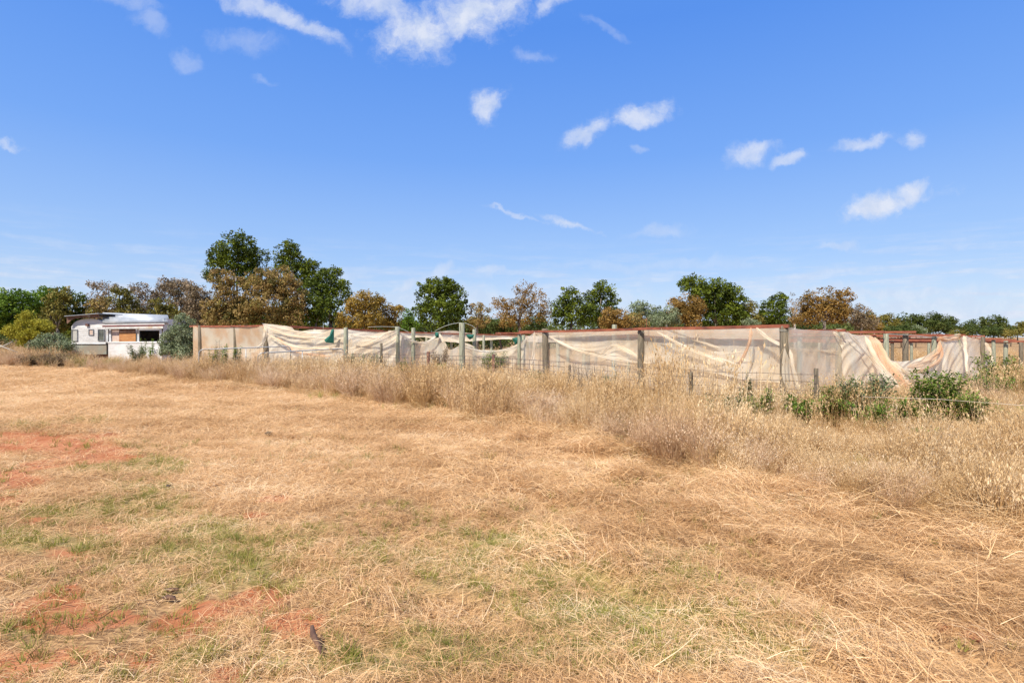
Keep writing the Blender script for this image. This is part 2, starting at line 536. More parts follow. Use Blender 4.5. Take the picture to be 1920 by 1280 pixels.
def ground():
    n = 460
    s = np.linspace(-1, 1, n)
    gx = np.sinh(s * 8.2) / np.sinh(8.2) * 3500
    gy = np.sinh(s * 8.2) / np.sinh(8.2) * 3500 + 3.2
    X, Y = np.meshgrid(gx, gy)
    x, y = X.ravel(), Y.ravel()
    z = gz(x, y)
    idx = np.arange(n * n).reshape(n, n)
    f = np.stack([idx[:-1, :-1].ravel(), idx[:-1, 1:].ravel(), idx[1:, 1:].ravel(), idx[1:, :-1].ravel()], 1)
    b = bare(x, y)
    g = greens(x, y)
    e = np.clip(edge_off(x, y) * 0.7, 0, 1)
    me = mesh_np('ground', np.stack([x, y, z], 1), f, {'bare': b, 'green': g, 'tall': e}, True)

    def fn(t):
        pos = world_pos(t)
        ab = t.n('ShaderNodeAttribute', attribute_name='bare').outputs['Fac']
        ag = t.n('ShaderNodeAttribute', attribute_name='green').outputs['Fac']
        ae = t.n('ShaderNodeAttribute', attribute_name='tall').outputs['Fac']
        n0 = t.noise(pos, .45, 4)
        n1 = t.noise(pos, 3.0, 6, .7)
        stretch = t.n('ShaderNodeMapping', {'Vector': pos, 'Scale': (16, 60, 40)}).outputs[0]
        n2 = t.noise(stretch, 1.0, 6, .75)
        n3 = t.noise(pos, 70.0, 4, .7)
        soil = t.mix(t.rng(n1, .35, .65), (.37, .125, .05, 1), (.48, .21, .10, 1))
        soil = t.mix(t.rng(n3, .42, .62, 0, .35), soil, (.34, .12, .055, 1))
        litter = t.mix(t.rng(n2, .38, .60), (.15, .08, .038, 1), (.46, .275, .125, 1))
        litter = t.mix(t.rng(n1, .50, .68, 0, .5), litter, (.36, .20, .09, 1))
        litter = t.mix(t.rng(n0, .42, .6, 0, .3), litter, (.52, .29, .125, 1))
        litter = t.mix(t.math('MULTIPLY', ag, .8), litter, (.26, .25, .08, 1))
        col = t.mix(t.rng(ab, .25, .6), litter, soil)
        dry = t.mix(t.rng(n1, .35, .6), (.22, .125, .06, 1), (.40, .25, .12, 1))
        col = t.mix(ae, col, dry)
        h = t.math('ADD', n2, t.math('MULTIPLY', n3, .6))
        bmp = t.n('ShaderNodeBump', {'Height': h, 'Strength': .5, 'Distance': .015})
        return t.n('ShaderNodeBsdfPrincipled', {'Base Color': col, 'Roughness': .95, 'Specular IOR Level': .1, 'Normal': bmp.outputs[0]}).outputs[0]
    o = link('ground', me, [mat('ground', fn)])
    o['kind'] = 'structure'
    o['label'] = 'mown paddock of dry straw with red earth showing'


ground()

# ------------------------------------------------------------------ scattering of grass


def ribbons(n, gen, seg=3):
    """gen(r, i) -> base, [points], width, tint ; returns mesh arrays of ribbons"""
    V_, Fc, T = [], [], []
    for i in range(n):
        pts, wd, tint, side = gen(i)
        b = len(V_)
        m = len(pts)
        for k, p in enumerate(pts):
            ww = wd * (1 - 0.75 * k / (m - 1)) * 0.5
            V_.append((p[0] - side[0] * ww, p[1] - side[1] * ww, p[2] - side[2] * ww))
            V_.append((p[0] + side[0] * ww, p[1] + side[1] * ww, p[2] + side[2] * ww))
        for k in range(m - 1):
            Fc.append((b + 2 * k, b + 2 * k + 1, b + 2 * k + 3, b + 2 * k + 2))
            T.append(tint)
    return V_, Fc, T


def lying_clump(seed, n=80, rad=0.2, length=(0.04, 0.17), wd=(0.0012, 0.0032), lift=0.04, bias=1.1):
    r = random.Random(seed)

    def gen(i):
        a = r.gauss(0, bias) + (math.pi if r.random() < .5 else 0)
        L = r.uniform(*length)
        rr = rad * math.sqrt(r.random())
        ph = r.uniform(0, 6.283)
        cx, cy = rr * math.cos(ph), rr * math.sin(ph)
        z0 = r.uniform(0, lift)
        cur = r.uniform(-.9, .9)
        el = r.gauss(0, .2)
        bow = r.uniform(0, .025)
        pts = []
        x, y, z = cx - math.cos(a) * L / 2, cy - math.sin(a) * L / 2, z0
        for k in range(4):
            pts.append((x, y, max(0.001, z + bow * math.sin(k / 3 * math.pi))))
            aa = a + cur * (k / 3 - .5)
            x += math.cos(aa) * L / 3
            y += math.sin(aa) * L / 3
            z += math.sin(el) * L / 3
        tilt = r.uniform(-.6, .6)
        side = (-math.sin(a) * math.cos(tilt), math.cos(a) * math.cos(tilt), math.sin(tilt))
        return pts, r.uniform(*wd), r.random(), side
    V_, Fc, T = ribbons(n, gen)
    return mesh_np('clump', V_, Fc, {'tint': T})


def upright_tuft(seed, n=55, rad=0.09, height=(0.5, 1.0), wd=0.006, spread=0.55, seeds=0.6, lean=0.0, seed_size=0.02):
    r = random.Random(seed)
    V_, Fc, T = [], [], []
    for i in range(n):
        a = r.uniform(0, 6.283)
        rr = rad * math.sqrt(r.random())
        h = r.uniform(*height)
        sp = spread * r.uniform(.1, 1) * h
        bx, by = rr * math.cos(a), rr * math.sin(a)
        a2 = a + r.gauss(0, .8)
        dx, dy = math.cos(a2) * sp + lean * h, math.sin(a2) * sp
        pts = []
        m = 4
        for k in range(m):
            f = k / (m - 1)
            pts.append((bx + dx * f ** 1.8, by + dy * f ** 1.8, h * (f - .18 * (sp / h) * f * f)))
        sa = r.uniform(0, 3.14)
        side = (math.cos(sa), math.sin(sa), 0)
        t0 = r.random()
        b = len(V_)
        for k, p in enumerate(pts):
            ww = wd * (1 - .7 * k / (m - 1)) * .5
            V_.append((p[0] - side[0] * ww, p[1] - side[1] * ww, p[2]))
            V_.append((p[0] + side[0] * ww, p[1] + side[1] * ww, p[2]))
        for k in range(m - 1):
            Fc.append((b + 2 * k, b + 2 * k + 1, b + 2 * k + 3, b + 2 * k + 2))
            T.append(t0 * .8)
        if r.random() < seeds:
            for s in range(5):
                f = r.uniform(.66, 1.0)
                q = (bx + dx * f ** 1.8, by + dy * f ** 1.8, h * (f - .18 * (sp / h) * f * f))
                ox, oy, oz = r.gauss(0, .02), r.gauss(0, .02), r.gauss(0, .02)
                s1 = seed_size * r.uniform(.6, 1.4)
                s2 = s1 * .35
                b = len(V_)
                c = (q[0] + ox, q[1] + oy, q[2] + oz)
                V_.extend([(c[0], c[1], c[2] - s1), (c[0] + s2 * side[0], c[1] + s2 * side[1], c[2]), (c[0] + ox * .4, c[1] + oy * .4, c[2] + s1), (c[0] - s2 * side[0], c[1] - s2 * side[1], c[2])])
                Fc.append((b, b + 1, b + 2, b + 3))
                T.append(min(1, t0 * .6 + .5))
    return mesh_np('tuft', V_, Fc, {'tint': T})


def scatter(name, pts, rots, scl, meshes, material, label):
    """one stuff object whose geometry nodes put a tuft on every vertex"""
    src = bpy.data.collections.new(name + '_kinds')
    for i, me in enumerate(meshes):
        me.materials.append(material)
        o = bpy.data.objects.new('%s_kind_%02d' % (name, i), me)
        src.objects.link(o)
    me = bpy.data.meshes.new(name)
    me.vertices.add(len(pts))
    me.vertices.foreach_set('co', np.asarray(pts, dtype=np.float32).ravel())
    a = me.attributes.new('rot', 'FLOAT_VECTOR', 'POINT')
    a.data.foreach_set('vector', np.asarray(rots, dtype=np.float32).ravel())
    a = me.attributes.new('scl', 'FLOAT_VECTOR', 'POINT')
    a.data.foreach_set('vector', np.asarray(scl, dtype=np.float32).ravel())
    a = me.attributes.new('pick', 'INT', 'POINT')
    a.data.foreach_set('value', rs.randint(0, len(meshes), len(pts)).astype(np.int32))
    me.update()
    o = link(name, me, kind='stuff')
    o['label'] = label
    ng = bpy.data.node_groups.new(name, 'GeometryNodeTree')
    ng.interface.new_socket('Geometry', in_out='INPUT', socket_type='NodeSocketGeometry')
    ng.interface.new_socket('Geometry', in_out='OUTPUT', socket_type='NodeSocketGeometry')
    gi = ng.nodes.new('NodeGroupInput')
    go = ng.nodes.new('NodeGroupOutput')
    ci = ng.nodes.new('GeometryNodeCollectionInfo')
    ci.inputs['Collection'].default_value = src
    ci.inputs['Separate Children'].default_value = True
    ci.inputs['Reset Children'].default_value = True
    ip = ng.nodes.new('GeometryNodeInstanceOnPoints')
    ip.inputs['Pick Instance'].default_value = True

    def att(nm, typ):
        q = ng.nodes.new('GeometryNodeInputNamedAttribute')
        q.data_type = typ
        q.inputs['Name'].default_value = nm
        return next(s for s in q.outputs if s.enabled and s.name == 'Attribute')
    L = ng.links.new
    L(gi.outputs[0], ip.inputs['Points'])
    L(ci.outputs[0], ip.inputs['Instance'])
    L(att('pick', 'INT'), ip.inputs['Instance Index'])
    e2r = ng.nodes.new('FunctionNodeEulerToRotation')
    L(att('rot', 'FLOAT_VECTOR'), e2r.inputs[0])
    L(e2r.outputs[0], ip.inputs['Rotation'])
    L(att('scl', 'FLOAT_VECTOR'), ip.inputs['Scale'])
    L(ip.outputs[0], go.inputs[0])
    md = o.modifiers.new('scatter', 'NODES')
    md.node_group = ng
    return o


def sample(dmin, dmax, per_m2, side=1.12):
    """random ground points in the wedge the camera sees, plus a margin"""
    area = side * 0.96 * 2 * 0.5 * (dmax ** 2 - dmin ** 2)
    n = int(area * per_m2)
    d = np.sqrt(rs.uniform(dmin ** 2, dmax ** 2, n))
    x = rs.uniform(-0.96 * side, 0.96 * side, n) * d
    return x, d


def grounded(x, y, dz=0.0):
    return np.stack([x, y, gz(x, y) + dz], 1)


def scl3(s, zs=1.0):
    return np.stack([s, s, s * zs], 1)


# cut hay lying on the paddock
X, Y, S = [], [], []
for d0, d1, den, s in ((1.5, 4.5, 95, .95), (4.5, 8, 62, 1.2), (8, 15, 28, 1.7), (15, 36, 7, 2.6)):
    x, y = sample(d0, d1, den, 1.2 if d0 < 8 else 1.1)
    dn = 1.06 - bare(x, y) * 1.22 - greens(x, y) * .5 - 0.45 * np.clip(.4 - x / y, 0, .8) * np.clip((8 - y) / 3, 0, 1)
    dn = dn * (.55 + .9 * fbm(x * 1.6, y * 1.6, 91, 3))
    keep = (rs.rand(len(x)) < np.clip(dn, 0.03, 1)) & (edge_off(x, y) < 0.35)
    X.append(x[keep]); Y.append(y[keep]); S.append(np.full(keep.sum(), s))
X, Y, S = map(np.concatenate, (X, Y, S))
flow = (fbm(X * .8, Y * .8, 31, 3) - .5) * 9.0 + 2.4
scatter('cut_hay', grounded(X, Y, -0.004), np.stack([rs.normal(0, .06, len(X)), rs.normal(0, .06, len(X)), flow + rs.normal(0, .75, len(X))], 1),
        scl3(S * rs.uniform(.75, 1.25, len(X)), .9), [lying_clump(100 + i, n=135 if i % 3 else 85) for i in range(14)], hay_m,
        'loose cut straw lying over the mown paddock')

# raked heaps of hay along the ridges
x, y = sample(2.0, 15, 60)
rg = ridge(x, y)
keep = (rs.rand(len(x)) < (rg - .45) * 1.3) & (bare(x, y) < .2) & (greens(x, y) < .35) & (x > -.75 * (y < 4.5) - 30 * (y >= 4.5))
x, y, rg = x[keep], y[keep], rg[keep]
scatter('raked_hay', grounded(x, y, .012), np.stack([rs.normal(0, .18, len(x)), rs.normal(0, .18, len(x)), 2.35 + rs.normal(0, .5, len(x))], 1),
        scl3(rs.uniform(.8, 1.3, len(x)) * (1 + y * .05), 1.3), [lying_clump(700 + i, n=150, rad=.16, length=(.05, .19), wd=(.0012, .003), lift=.06, bias=.6) for i in range(8)], hay_m,
        'raked heaps of cut hay in low ridges across the paddock')

# crumbs and pebbles on the bare earth
x, y = sample(1.6, 9, 900)
keep = rs.rand(len(x)) < bare(x, y) * .9 * np.clip(1.6 - y * .12, .3, 1)
x, y = x[keep], y[keep]


def crumb(seed):
    r = np.random.RandomState(seed)
    v = np.array([(0, 0, 1), (1, 0, 0), (0, 1, 0), (-1, 0, 0), (0, -1, 0), (0, 0, -1)], float) * r.uniform(.5, 1.2, (6, 1)) + r.normal(0, .15, (6, 3))
    f = [(0, 1, 2), (0, 2, 3), (0, 3, 4), (0, 4, 1), (5, 2, 1), (5, 3, 2), (5, 4, 3), (5, 1, 4)]
    return mesh_np('crumb', v, f)


crumb_m = simple('red_crumb', (.30, .11, .05), (.52, .24, .14), 4, .95, obj=False)
scatter('earth_crumbs', grounded(x, y, .001), rs.uniform(0, 6.28, (len(x), 3)), scl3(rs.uniform(.0015, .0065, len(x)) * (1 + 2.2 * (rs.rand(len(x)) < .04))), [crumb(i) for i in range(6)], crumb_m,
        'crumbs and small pebbles on the bare red earth')

# short standing stubble among the hay, tan
X, Y, S = [], [], []
for d0, d1, den, s in ((1.5, 5, 46, .07), (5, 11, 16, .10), (11, 26, 3.0, .14)):
    x, y = sample(d0, d1, den)
    keep = (rs.rand(len(x)) < np.clip(.8 - bare(x, y) * .95, 0.02, 1)) & (edge_off(x, y) < 0.2)
    X.append(x[keep]); Y.append(y[keep]); S.append(np.full(keep.sum(), s))
X, Y, S = map(np.concatenate, (X, Y, S))
scatter('stubble', grounded(X, Y, -.004), np.stack([rs.normal(0, .25, len(X)), rs.normal(0, .25, len(X)), rs.uniform(0, 6.28, len(X))], 1),
        scl3(S * rs.uniform(.6, 1.35, len(X))), [upright_tuft(200 + i, n=18, rad=.5, height=(.4, 1), wd=.035, spread=1.1, seeds=0) for i in range(6)], hay_m,
        'short tan stubble standing in the mown paddock')

# green shoots
X, Y, S = [], [], []
for d0, d1, den, s in ((1.5, 5, 330, .05), (5, 14, 90, .075)):
    x, y = sample(d0, d1, den)
    g = greens(x, y)
    keep = (rs.rand(len(x)) < np.clip(g * 1.15 + .30 * (fbm(x * 1.1, y * 1.1, 77, 3) > .53) * np.clip(.75 - x / y, .1, 1) * np.clip((9 - y) / 4, .1, 1), 0, 1)) & (edge_off(x, y) < 0.1)
    X.append(x[keep]); Y.append(y[keep]); S.append(np.full(keep.sum(), s))
X, Y, S = map(np.concatenate, (X, Y, S))
scatter('short_green_grass', grounded(X, Y, .004), np.stack([rs.normal(0, .2, len(X)), rs.normal(0, .2, len(X)), rs.uniform(0, 6.28, len(X))], 1),
        scl3(S * rs.uniform(.6, 1.5, len(X))), [upright_tuft(300 + i, n=22, rad=.45, height=(.4, 1), wd=.05, spread=1.0, seeds=0) for i in range(6)], green_m,
        'short green grass shoots in patches of the paddock')

# long stalks thrown about on top
x, y = sample(1.6, 7, 5)
keep = (edge_off(x, y) < 0)
x, y = x[keep], y[keep]
scatter('loose_straw', grounded(x, y, .035), np.stack([rs.normal(0, .08, len(x)), rs.normal(0, .08, len(x)), rs.uniform(0, 6.28, len(x))], 1),
        scl3(rs.uniform(.8, 1.6, len(x))), [lying_clump(400 + i, n=3, rad=.15, length=(.10, .30), wd=(.0015, .003), lift=.02, bias=1.5) for i in range(8)], hay_m,
        'single long stalks lying on top of the hay')

# tall dry grass along the fence and beyond
tufts = [upright_tuft(500 + i, n=60, rad=.10, height=(.35, 1.0), wd=.0075, spread=.5, seeds=.85, seed_size=.02) for i in range(10)]
X, Y, S, Z = [], [], [], []
for d0, d1, den, s in ((3, 8, 68, .62), (8, 14, 38, .70), (14, 24, 18, .76), (24, 48, 4.2, .9)):
    x, y = sample(d0, d1, den, 1.2)
    eo = edge_off(x, y)
    patch = fbm(x * .7, y * .7, 61, 3)
    pr = np.clip(eo * 2.2 + .1, 0, 1) * np.clip(.35 + (patch - .40) * 5.0, .18, 1)
    # inside the trellis the grass is thinner and lower
    pr = pr * np.where(eo > 7.0, .55, 1.0)
    keep = rs.rand(len(x)) < pr
    x, y, eo, patch = x[keep], y[keep], eo[keep], patch[keep]
    X.append(x); Y.append(y)
    hh = s * (.15 + 1.65 * fbm(x * 1.1, y * 1.1, 71, 3)) * np.clip(.8 + eo * .3, .7, 1.0) * (1 - .42 * np.clip((eo - 1.6) / 1.5, 0, 1) * (x > -12.5)) * np.where((x < -14) & (x > -24.5) & (y > 20), .62, 1)
    S.append(hh)
X, Y, S = map(np.concatenate, (X, Y, S))
scatter('tall_dry_grass', grounded(X, Y, -.01), np.stack([rs.normal(0, .12, len(X)), rs.normal(0, .12, len(X)), rs.uniform(0, 6.28, len(X))], 1),
        np.stack([S * rs.uniform(.8, 1.25, len(X)), S * rs.uniform(.8, 1.25, len(X)), S * rs.uniform(.8, 1.25, len(X))], 1), tufts, tall_m,
        'tall dry feathery grass along the fence')

# dense feathery tussocks along the mown edge and inside the strip
tuss_m = mat('tussock_grass', straw_fn([(.17, .09, .042), (.36, .21, .10), (.54, .34, .185), (.70, .49, .30), (.82, .66, .46)], sc=.9))
tuss = [upright_tuft(800 + i, n=190, rad=.17, height=(.45, 1.0), wd=.0065, spread=.85, seeds=.7, seed_size=.016) for i in range(7)]
X, Y, S = [], [], []
for d0, d1, den, s in ((3.5, 9, 9.0, .52), (9, 16, 5.0, .66), (16, 32, 2.6, .78)):
    x, y = sample(d0, d1, den, 1.2)
    eo = edge_off(x, y)
    pr = np.where((eo > .02) & (eo < .75), .95, np.where((eo >= .75) & (eo < 2.6), .22, np.where((eo >= 2.6) & (eo < 9), .04, 0)))
    pr = pr * np.where(eo < .75, np.clip(.8 + (fbm(x * .55, y * .55, 95, 3) - .4) * 4, .35, 1), np.clip(.4 + (fbm(x * .55, y * .55, 95, 3) - .38) * 5, .12, 1))
    keep = rs.rand(len(x)) < pr
    low = np.where((x < -14) & (x > -24.5) & (y > 20), .6, 1)
    X.append(x[keep]); Y.append(y[keep]); S.append((s * low * (.55 + .9 * fbm(x, y, 98, 2)))[keep])
X, Y, S = map(np.concatenate, (X, Y, S))
scatter('grass_tussocks', grounded(X, Y, -.01), np.stack([rs.normal(0, .1, len(X)), rs.normal(0, .1, len(X)), rs.uniform(0, 6.28, len(X))], 1),
        scl3(S * rs.uniform(.8, 1.2, len(X))), tuss, tuss_m, 'dense feathery brown tussocks at the foot of the tall grass')

# flattened grass fringe at the mown edge
x, y = sample(3, 20, 26, 1.2)
eo = edge_off(x, y)
keep = (eo > -.25) & (eo < .1)
x, y = x[keep], y[keep]
fl = 2.45 + rs.normal(0, .6, len(x))
k_ = rs.rand(len(x)) < .55
x, y, fl = x[k_], y[k_], fl[k_]
scatter('flattened_grass', grounded(x, y, .0), np.stack([rs.normal(0, .1, len(x)), rs.normal(.15, .15, len(x)), fl], 1),
        scl3(rs.uniform(.7, 1.2, len(x)), 1.6), [lying_clump(450 + i, n=90, rad=.16, length=(.15, .42), wd=(.002, .004), lift=.09, bias=.6) for i in range(6)], tall_m,
        'grass lying flat along the mown edge')

# taller oat stalks by the posts
oats = [upright_tuft(600 + i, n=9, rad=.12, height=(.75, 1.0), wd=.007, spread=.22, seeds=1.0, seed_size=.022) for i in range(8)]
OAT = [(1235, 10.6, 1.25, .8, 24), (1290, 9.7, 1.0, 1.1, 18), (1340, 9.2, .9, .9, 14), (1400, 8.6, .8, .9, 30), (1180, 11.2, .9, .9, 18), (1110, 12.0, .9, .9, 16), (1555, 9.2, .95, 1.0, 34), (1600, 9.6, .85, .8, 26), (1030, 13, .85, 1.0, 26), (1740, 8.6, .85, .9, 30), (1470, 9.0, .8, .9, 26),
       (590, 18.4, 1.05, .9, 40), (660, 18.2, .95, .9, 30), (900, 16.0, .85, 1.2, 26), (1255, 10.1, 1.75, .5, 12), (1345, 9.4, 1.6, .5, 6), (1820, 8.5, .8, 1.0, 22), (1700, 7.6, .75, .9, 10), (1780, 7.4, .7, .8, 8), (1580, 8.3, .7, .8, 10), (1900, 12.0, 1.05, 1.2, 30), (480, 18.3, .8, 1.2, 30), (800, 17.0, .8, 1.0, 26), (1650, 8.8, .8, .8, 20)]
X, Y, S = [], [], []
for px, d, h, spr, n in OAT:
    for k in range(n):
        X.append((px - 960) / F * d + rs.normal(0, spr * .45)); Y.append(d + rs.normal(0, .35)); S.append(h * rs.uniform(.7, 1.05))
X, Y, S = map(np.array, (X, Y, S))
scatter('wild_oats', grounded(X, Y), np.stack([rs.normal(0, .1, len(X)), rs.normal(0, .1, len(X)), rs.uniform(0, 6.28, len(X))], 1), scl3(S), oats, tall_m,
        'tall thin wild oat stalks standing against the nets')

YG = [(590, 18.0, .75, .9, 46), (655, 18.5, .85, .6, 40), (700, 18.6, .7, .6, 26), (1655, 5.4, .30, .35, 30), (1150, 12, .5, .5, 20), (1840, 5.4, .25, .5, 18), (820, 11.3, .3, 1.0, 26), (620, 12.9, .25, .8, 20), (1215, 8.6, .4, 1.0, 20), (1750, 6, .35, .8, 16), (1480, 6.9, .28, 1.0, 18), (110, 27, .8, 1.6, 40), (200, 25, .6, .8, 20)]
X, Y, S = [], [], []
for px, d, h, spr, n in YG:
    for k in range(n):
        X.append((px - 960) / F * d + rs.normal(0, spr * .45)); Y.append(d + rs.normal(0, .3)); S.append(h * rs.uniform(.6, 1.05))
X, Y, S = map(np.array, (X, Y, S))
scatter('yellow_green_grass', grounded(X, Y), np.stack([rs.normal(0, .1, len(X)), rs.normal(0, .1, len(X)), rs.uniform(0, 6.28, len(X))], 1), scl3(S),
        [upright_tuft(650 + i, n=36, rad=.10, height=(.4, 1.0), wd=.012, spread=.45, seeds=.2) for i in range(6)], yellow_m,
        'yellow green grass tufts among the dry grass')

# ------------------------------------------------------------------ trees


def leaf_cloud(centres, radii, n_each, size, rnd, tints, aspect=0.5, squash=0.8, up=0.0):
    """diamond leaves inside balls; every ball has its own tint"""
    C = np.repeat(np.asarray(centres), n_each, axis=0)
    R = np.repeat(np.asarray(radii), n_each)
    T = np.repeat(np.asarray(tints), n_each)
    n = len(C)
    d = rnd.normal(size=(n, 3))
    d /= np.linalg.norm(d, axis=1, keepdims=True)
    r = R * (0.45 + 0.6 * rnd.rand(n) ** 0.7)
    pos = C + d * r[:, None] * np.array([1, 1, squash])
    a = rnd.normal(size=(n, 3)) * .7 + d * .35 + np.array([0, 0, up])
    a /= np.linalg.norm(a, axis=1, keepdims=True)
    nn = d * .9 + rnd.normal(size=(n, 3)) * .65
    b = np.cross(nn, a)
    b /= np.linalg.norm(b, axis=1, keepdims=True) + 1e-9
    s = size * (0.6 + 0.8 * rnd.rand(n))
    A, B = a * s[:, None], b * (s * aspect * .5)[:, None]
    V_ = np.stack([pos - A * .5, pos + B, pos + A * .5, pos - B], 1).reshape(-1, 3)
    Fc = np.arange(n * 4).reshape(n, 4)
    return V_, Fc, np.clip(T + rnd.normal(0, .12, n), 0, 1)


LM = {
    'green': leaf_mat('leaf_green', [(.030, .048, .003), (.085, .115, .006), (.17, .20, .012)], .2),
    'bright': leaf_mat('leaf_bright', [(.06, .12, .010), (.12, .20, .018), (.20, .29, .03)], .3),
    'brown': leaf_mat('leaf_brown', [(.10, .095, .02), (.24, .17, .045), (.38, .24, .085), (.27, .24, .05)], .2),
    'rust': leaf_mat('leaf_rust', [(.10, .07, .015), (.25, .145, .032), (.37, .22, .055)], .2),
    'orange': leaf_mat('leaf_orange', [(.11, .085, .014), (.28, .18, .028), (.40, .25, .045)], .2),
    'olive': leaf_mat('leaf_olive', [(.08, .08, .012), (.18, .155, .025), (.27, .215, .05)], .2),
    'pink': leaf_mat('leaf_greybrown', [(.11, .085, .04), (.25, .18, .10), (.34, .245, .15)], .2),
    'grey': leaf_mat('leaf_greygreen', [(.10, .13, .055), (.20, .24, .12), (.30, .33, .19)], .2),
    'yellow': leaf_mat('leaf_yellow', [(.20, .19, .018), (.36, .32, .03), (.46, .41, .05)], .3),
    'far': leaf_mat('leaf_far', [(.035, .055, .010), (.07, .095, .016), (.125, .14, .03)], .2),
}


def tree(label, pal, d, lobes, leaf=.26, gap=0.35, cat='tree', name=None, trunk_px=None, barkm=None, dens=1.0, base=None, clump=None, group='trees behind the paddock', limbs=6, up=0.0, trunkr=None):
    """lobes: (px, py, half width, half height) of the crown's masses as they show in the photo, all at distance d"""
    rnd = np.random.RandomState(int(lobes[0][0] * 7 + lobes[0][1]) % 99991)
    k = d / F
    allx = [l[0] for l in lobes]
    tx = trunk_px if trunk_px is not None else sum(l[0] * l[2] for l in lobes) / sum(l[2] for l in lobes)
    root = thing(name or cat, label, cat, G(tx, d), group)
    leaf = leaf * .62
    cl = clump or min(.75, max(.32, .26 + lobes[0][2] * k * .11))
    C, R, T = [], [], []
    lc = []
    for (px, py, rx, ry) in lobes:
        c = np.array(P(px, py, d + rnd.uniform(-.6, .6) * rx * k * .5))
        rad = np.array([rx * k, rx * k * .8, ry * k])
        lc.append((c, rad))
        vol = 4 * math.pi * (rad[0] * rad[2] + rad[0] * rad[1] + rad[1] * rad[2]) / 3
        n = max(5, int(vol / (cl * cl * 1.5) * dens))
        q = rnd.normal(size=(n, 3))
        q /= np.linalg.norm(q, axis=1, keepdims=True)
        rr = np.where(rnd.rand(n) < .72, rnd.uniform(.72, 1.02, n), rnd.uniform(.2, .72, n))
        pts = c + q * rad * rr[:, None] * np.where(rnd.rand(n) < .14, 1.14, .96)[:, None]
        keep = pts[:, 2] > .5
        pts = pts[keep]
        C.append(pts)
        R.append(cl * rnd.uniform(.5, 1.15, len(pts)))
        T.append(np.clip(rnd.normal(.5, .24, len(pts)) , 0, 1))
    C, R, T = np.concatenate(C), np.concatenate(R), np.concatenate(T)
    # a few sprigs poking out of the outline
    n_each = max(8, int(56 * (cl / .6) ** 2 * (.26 / leaf) ** 2 * (1 - gap)))
    V_, Fc, tt = leaf_cloud(C, R, n_each, leaf, rnd, T, up=up)
    me = mesh_np('crown', V_, Fc, {'tint': tt})
    link('crown', me, [LM[pal]], root, 'stuff')
    # trunk and limbs
    bm_ = barkm or bark
    ground_z = root.location.z - .1
    low = min(c[2] - r[2] for c, r in lc)
    fork = max(ground_z + .5, min(low + .5, ground_z + 3.0))
    H = max(c[2] + r[2] for c, r in lc)
    tr = trunkr or max(.05, H * .022)
    bx, by = root.location.x, root.location.y
    main = max(lc, key=lambda q: q[1][0] * q[1][2])[0]
    top = Vector((bx + (main[0] - bx) * .25, by, fork))
    MB().tube([(bx, by, ground_z), ((bx + top.x) / 2 + rnd.normal(0, .05), by, (ground_z + fork) / 2), top], [tr * 1.25, tr, tr * .85], 8).build('trunk', bm_, root, smooth=True)
    targets = [c for c, r in lc]
    extra = C[rnd.permutation(len(C))[:max(0, limbs - len(targets))]] if len(C) else []
    for tgt in list(targets) + list(extra):
        tgt = Vector(tgt)
        mid = top.lerp(tgt, .5) + Vector((rnd.normal(0, .15), rnd.normal(0, .15), abs(rnd.normal(0, .1)) - .1))
        if tgt.z < top.z + .1:
            continue
        MB().tube([top - Vector((0, 0, .05)), mid, tgt], [tr * .6, tr * .38, tr * .12], 6).build('limb', bm_, root, smooth=True)
    return root


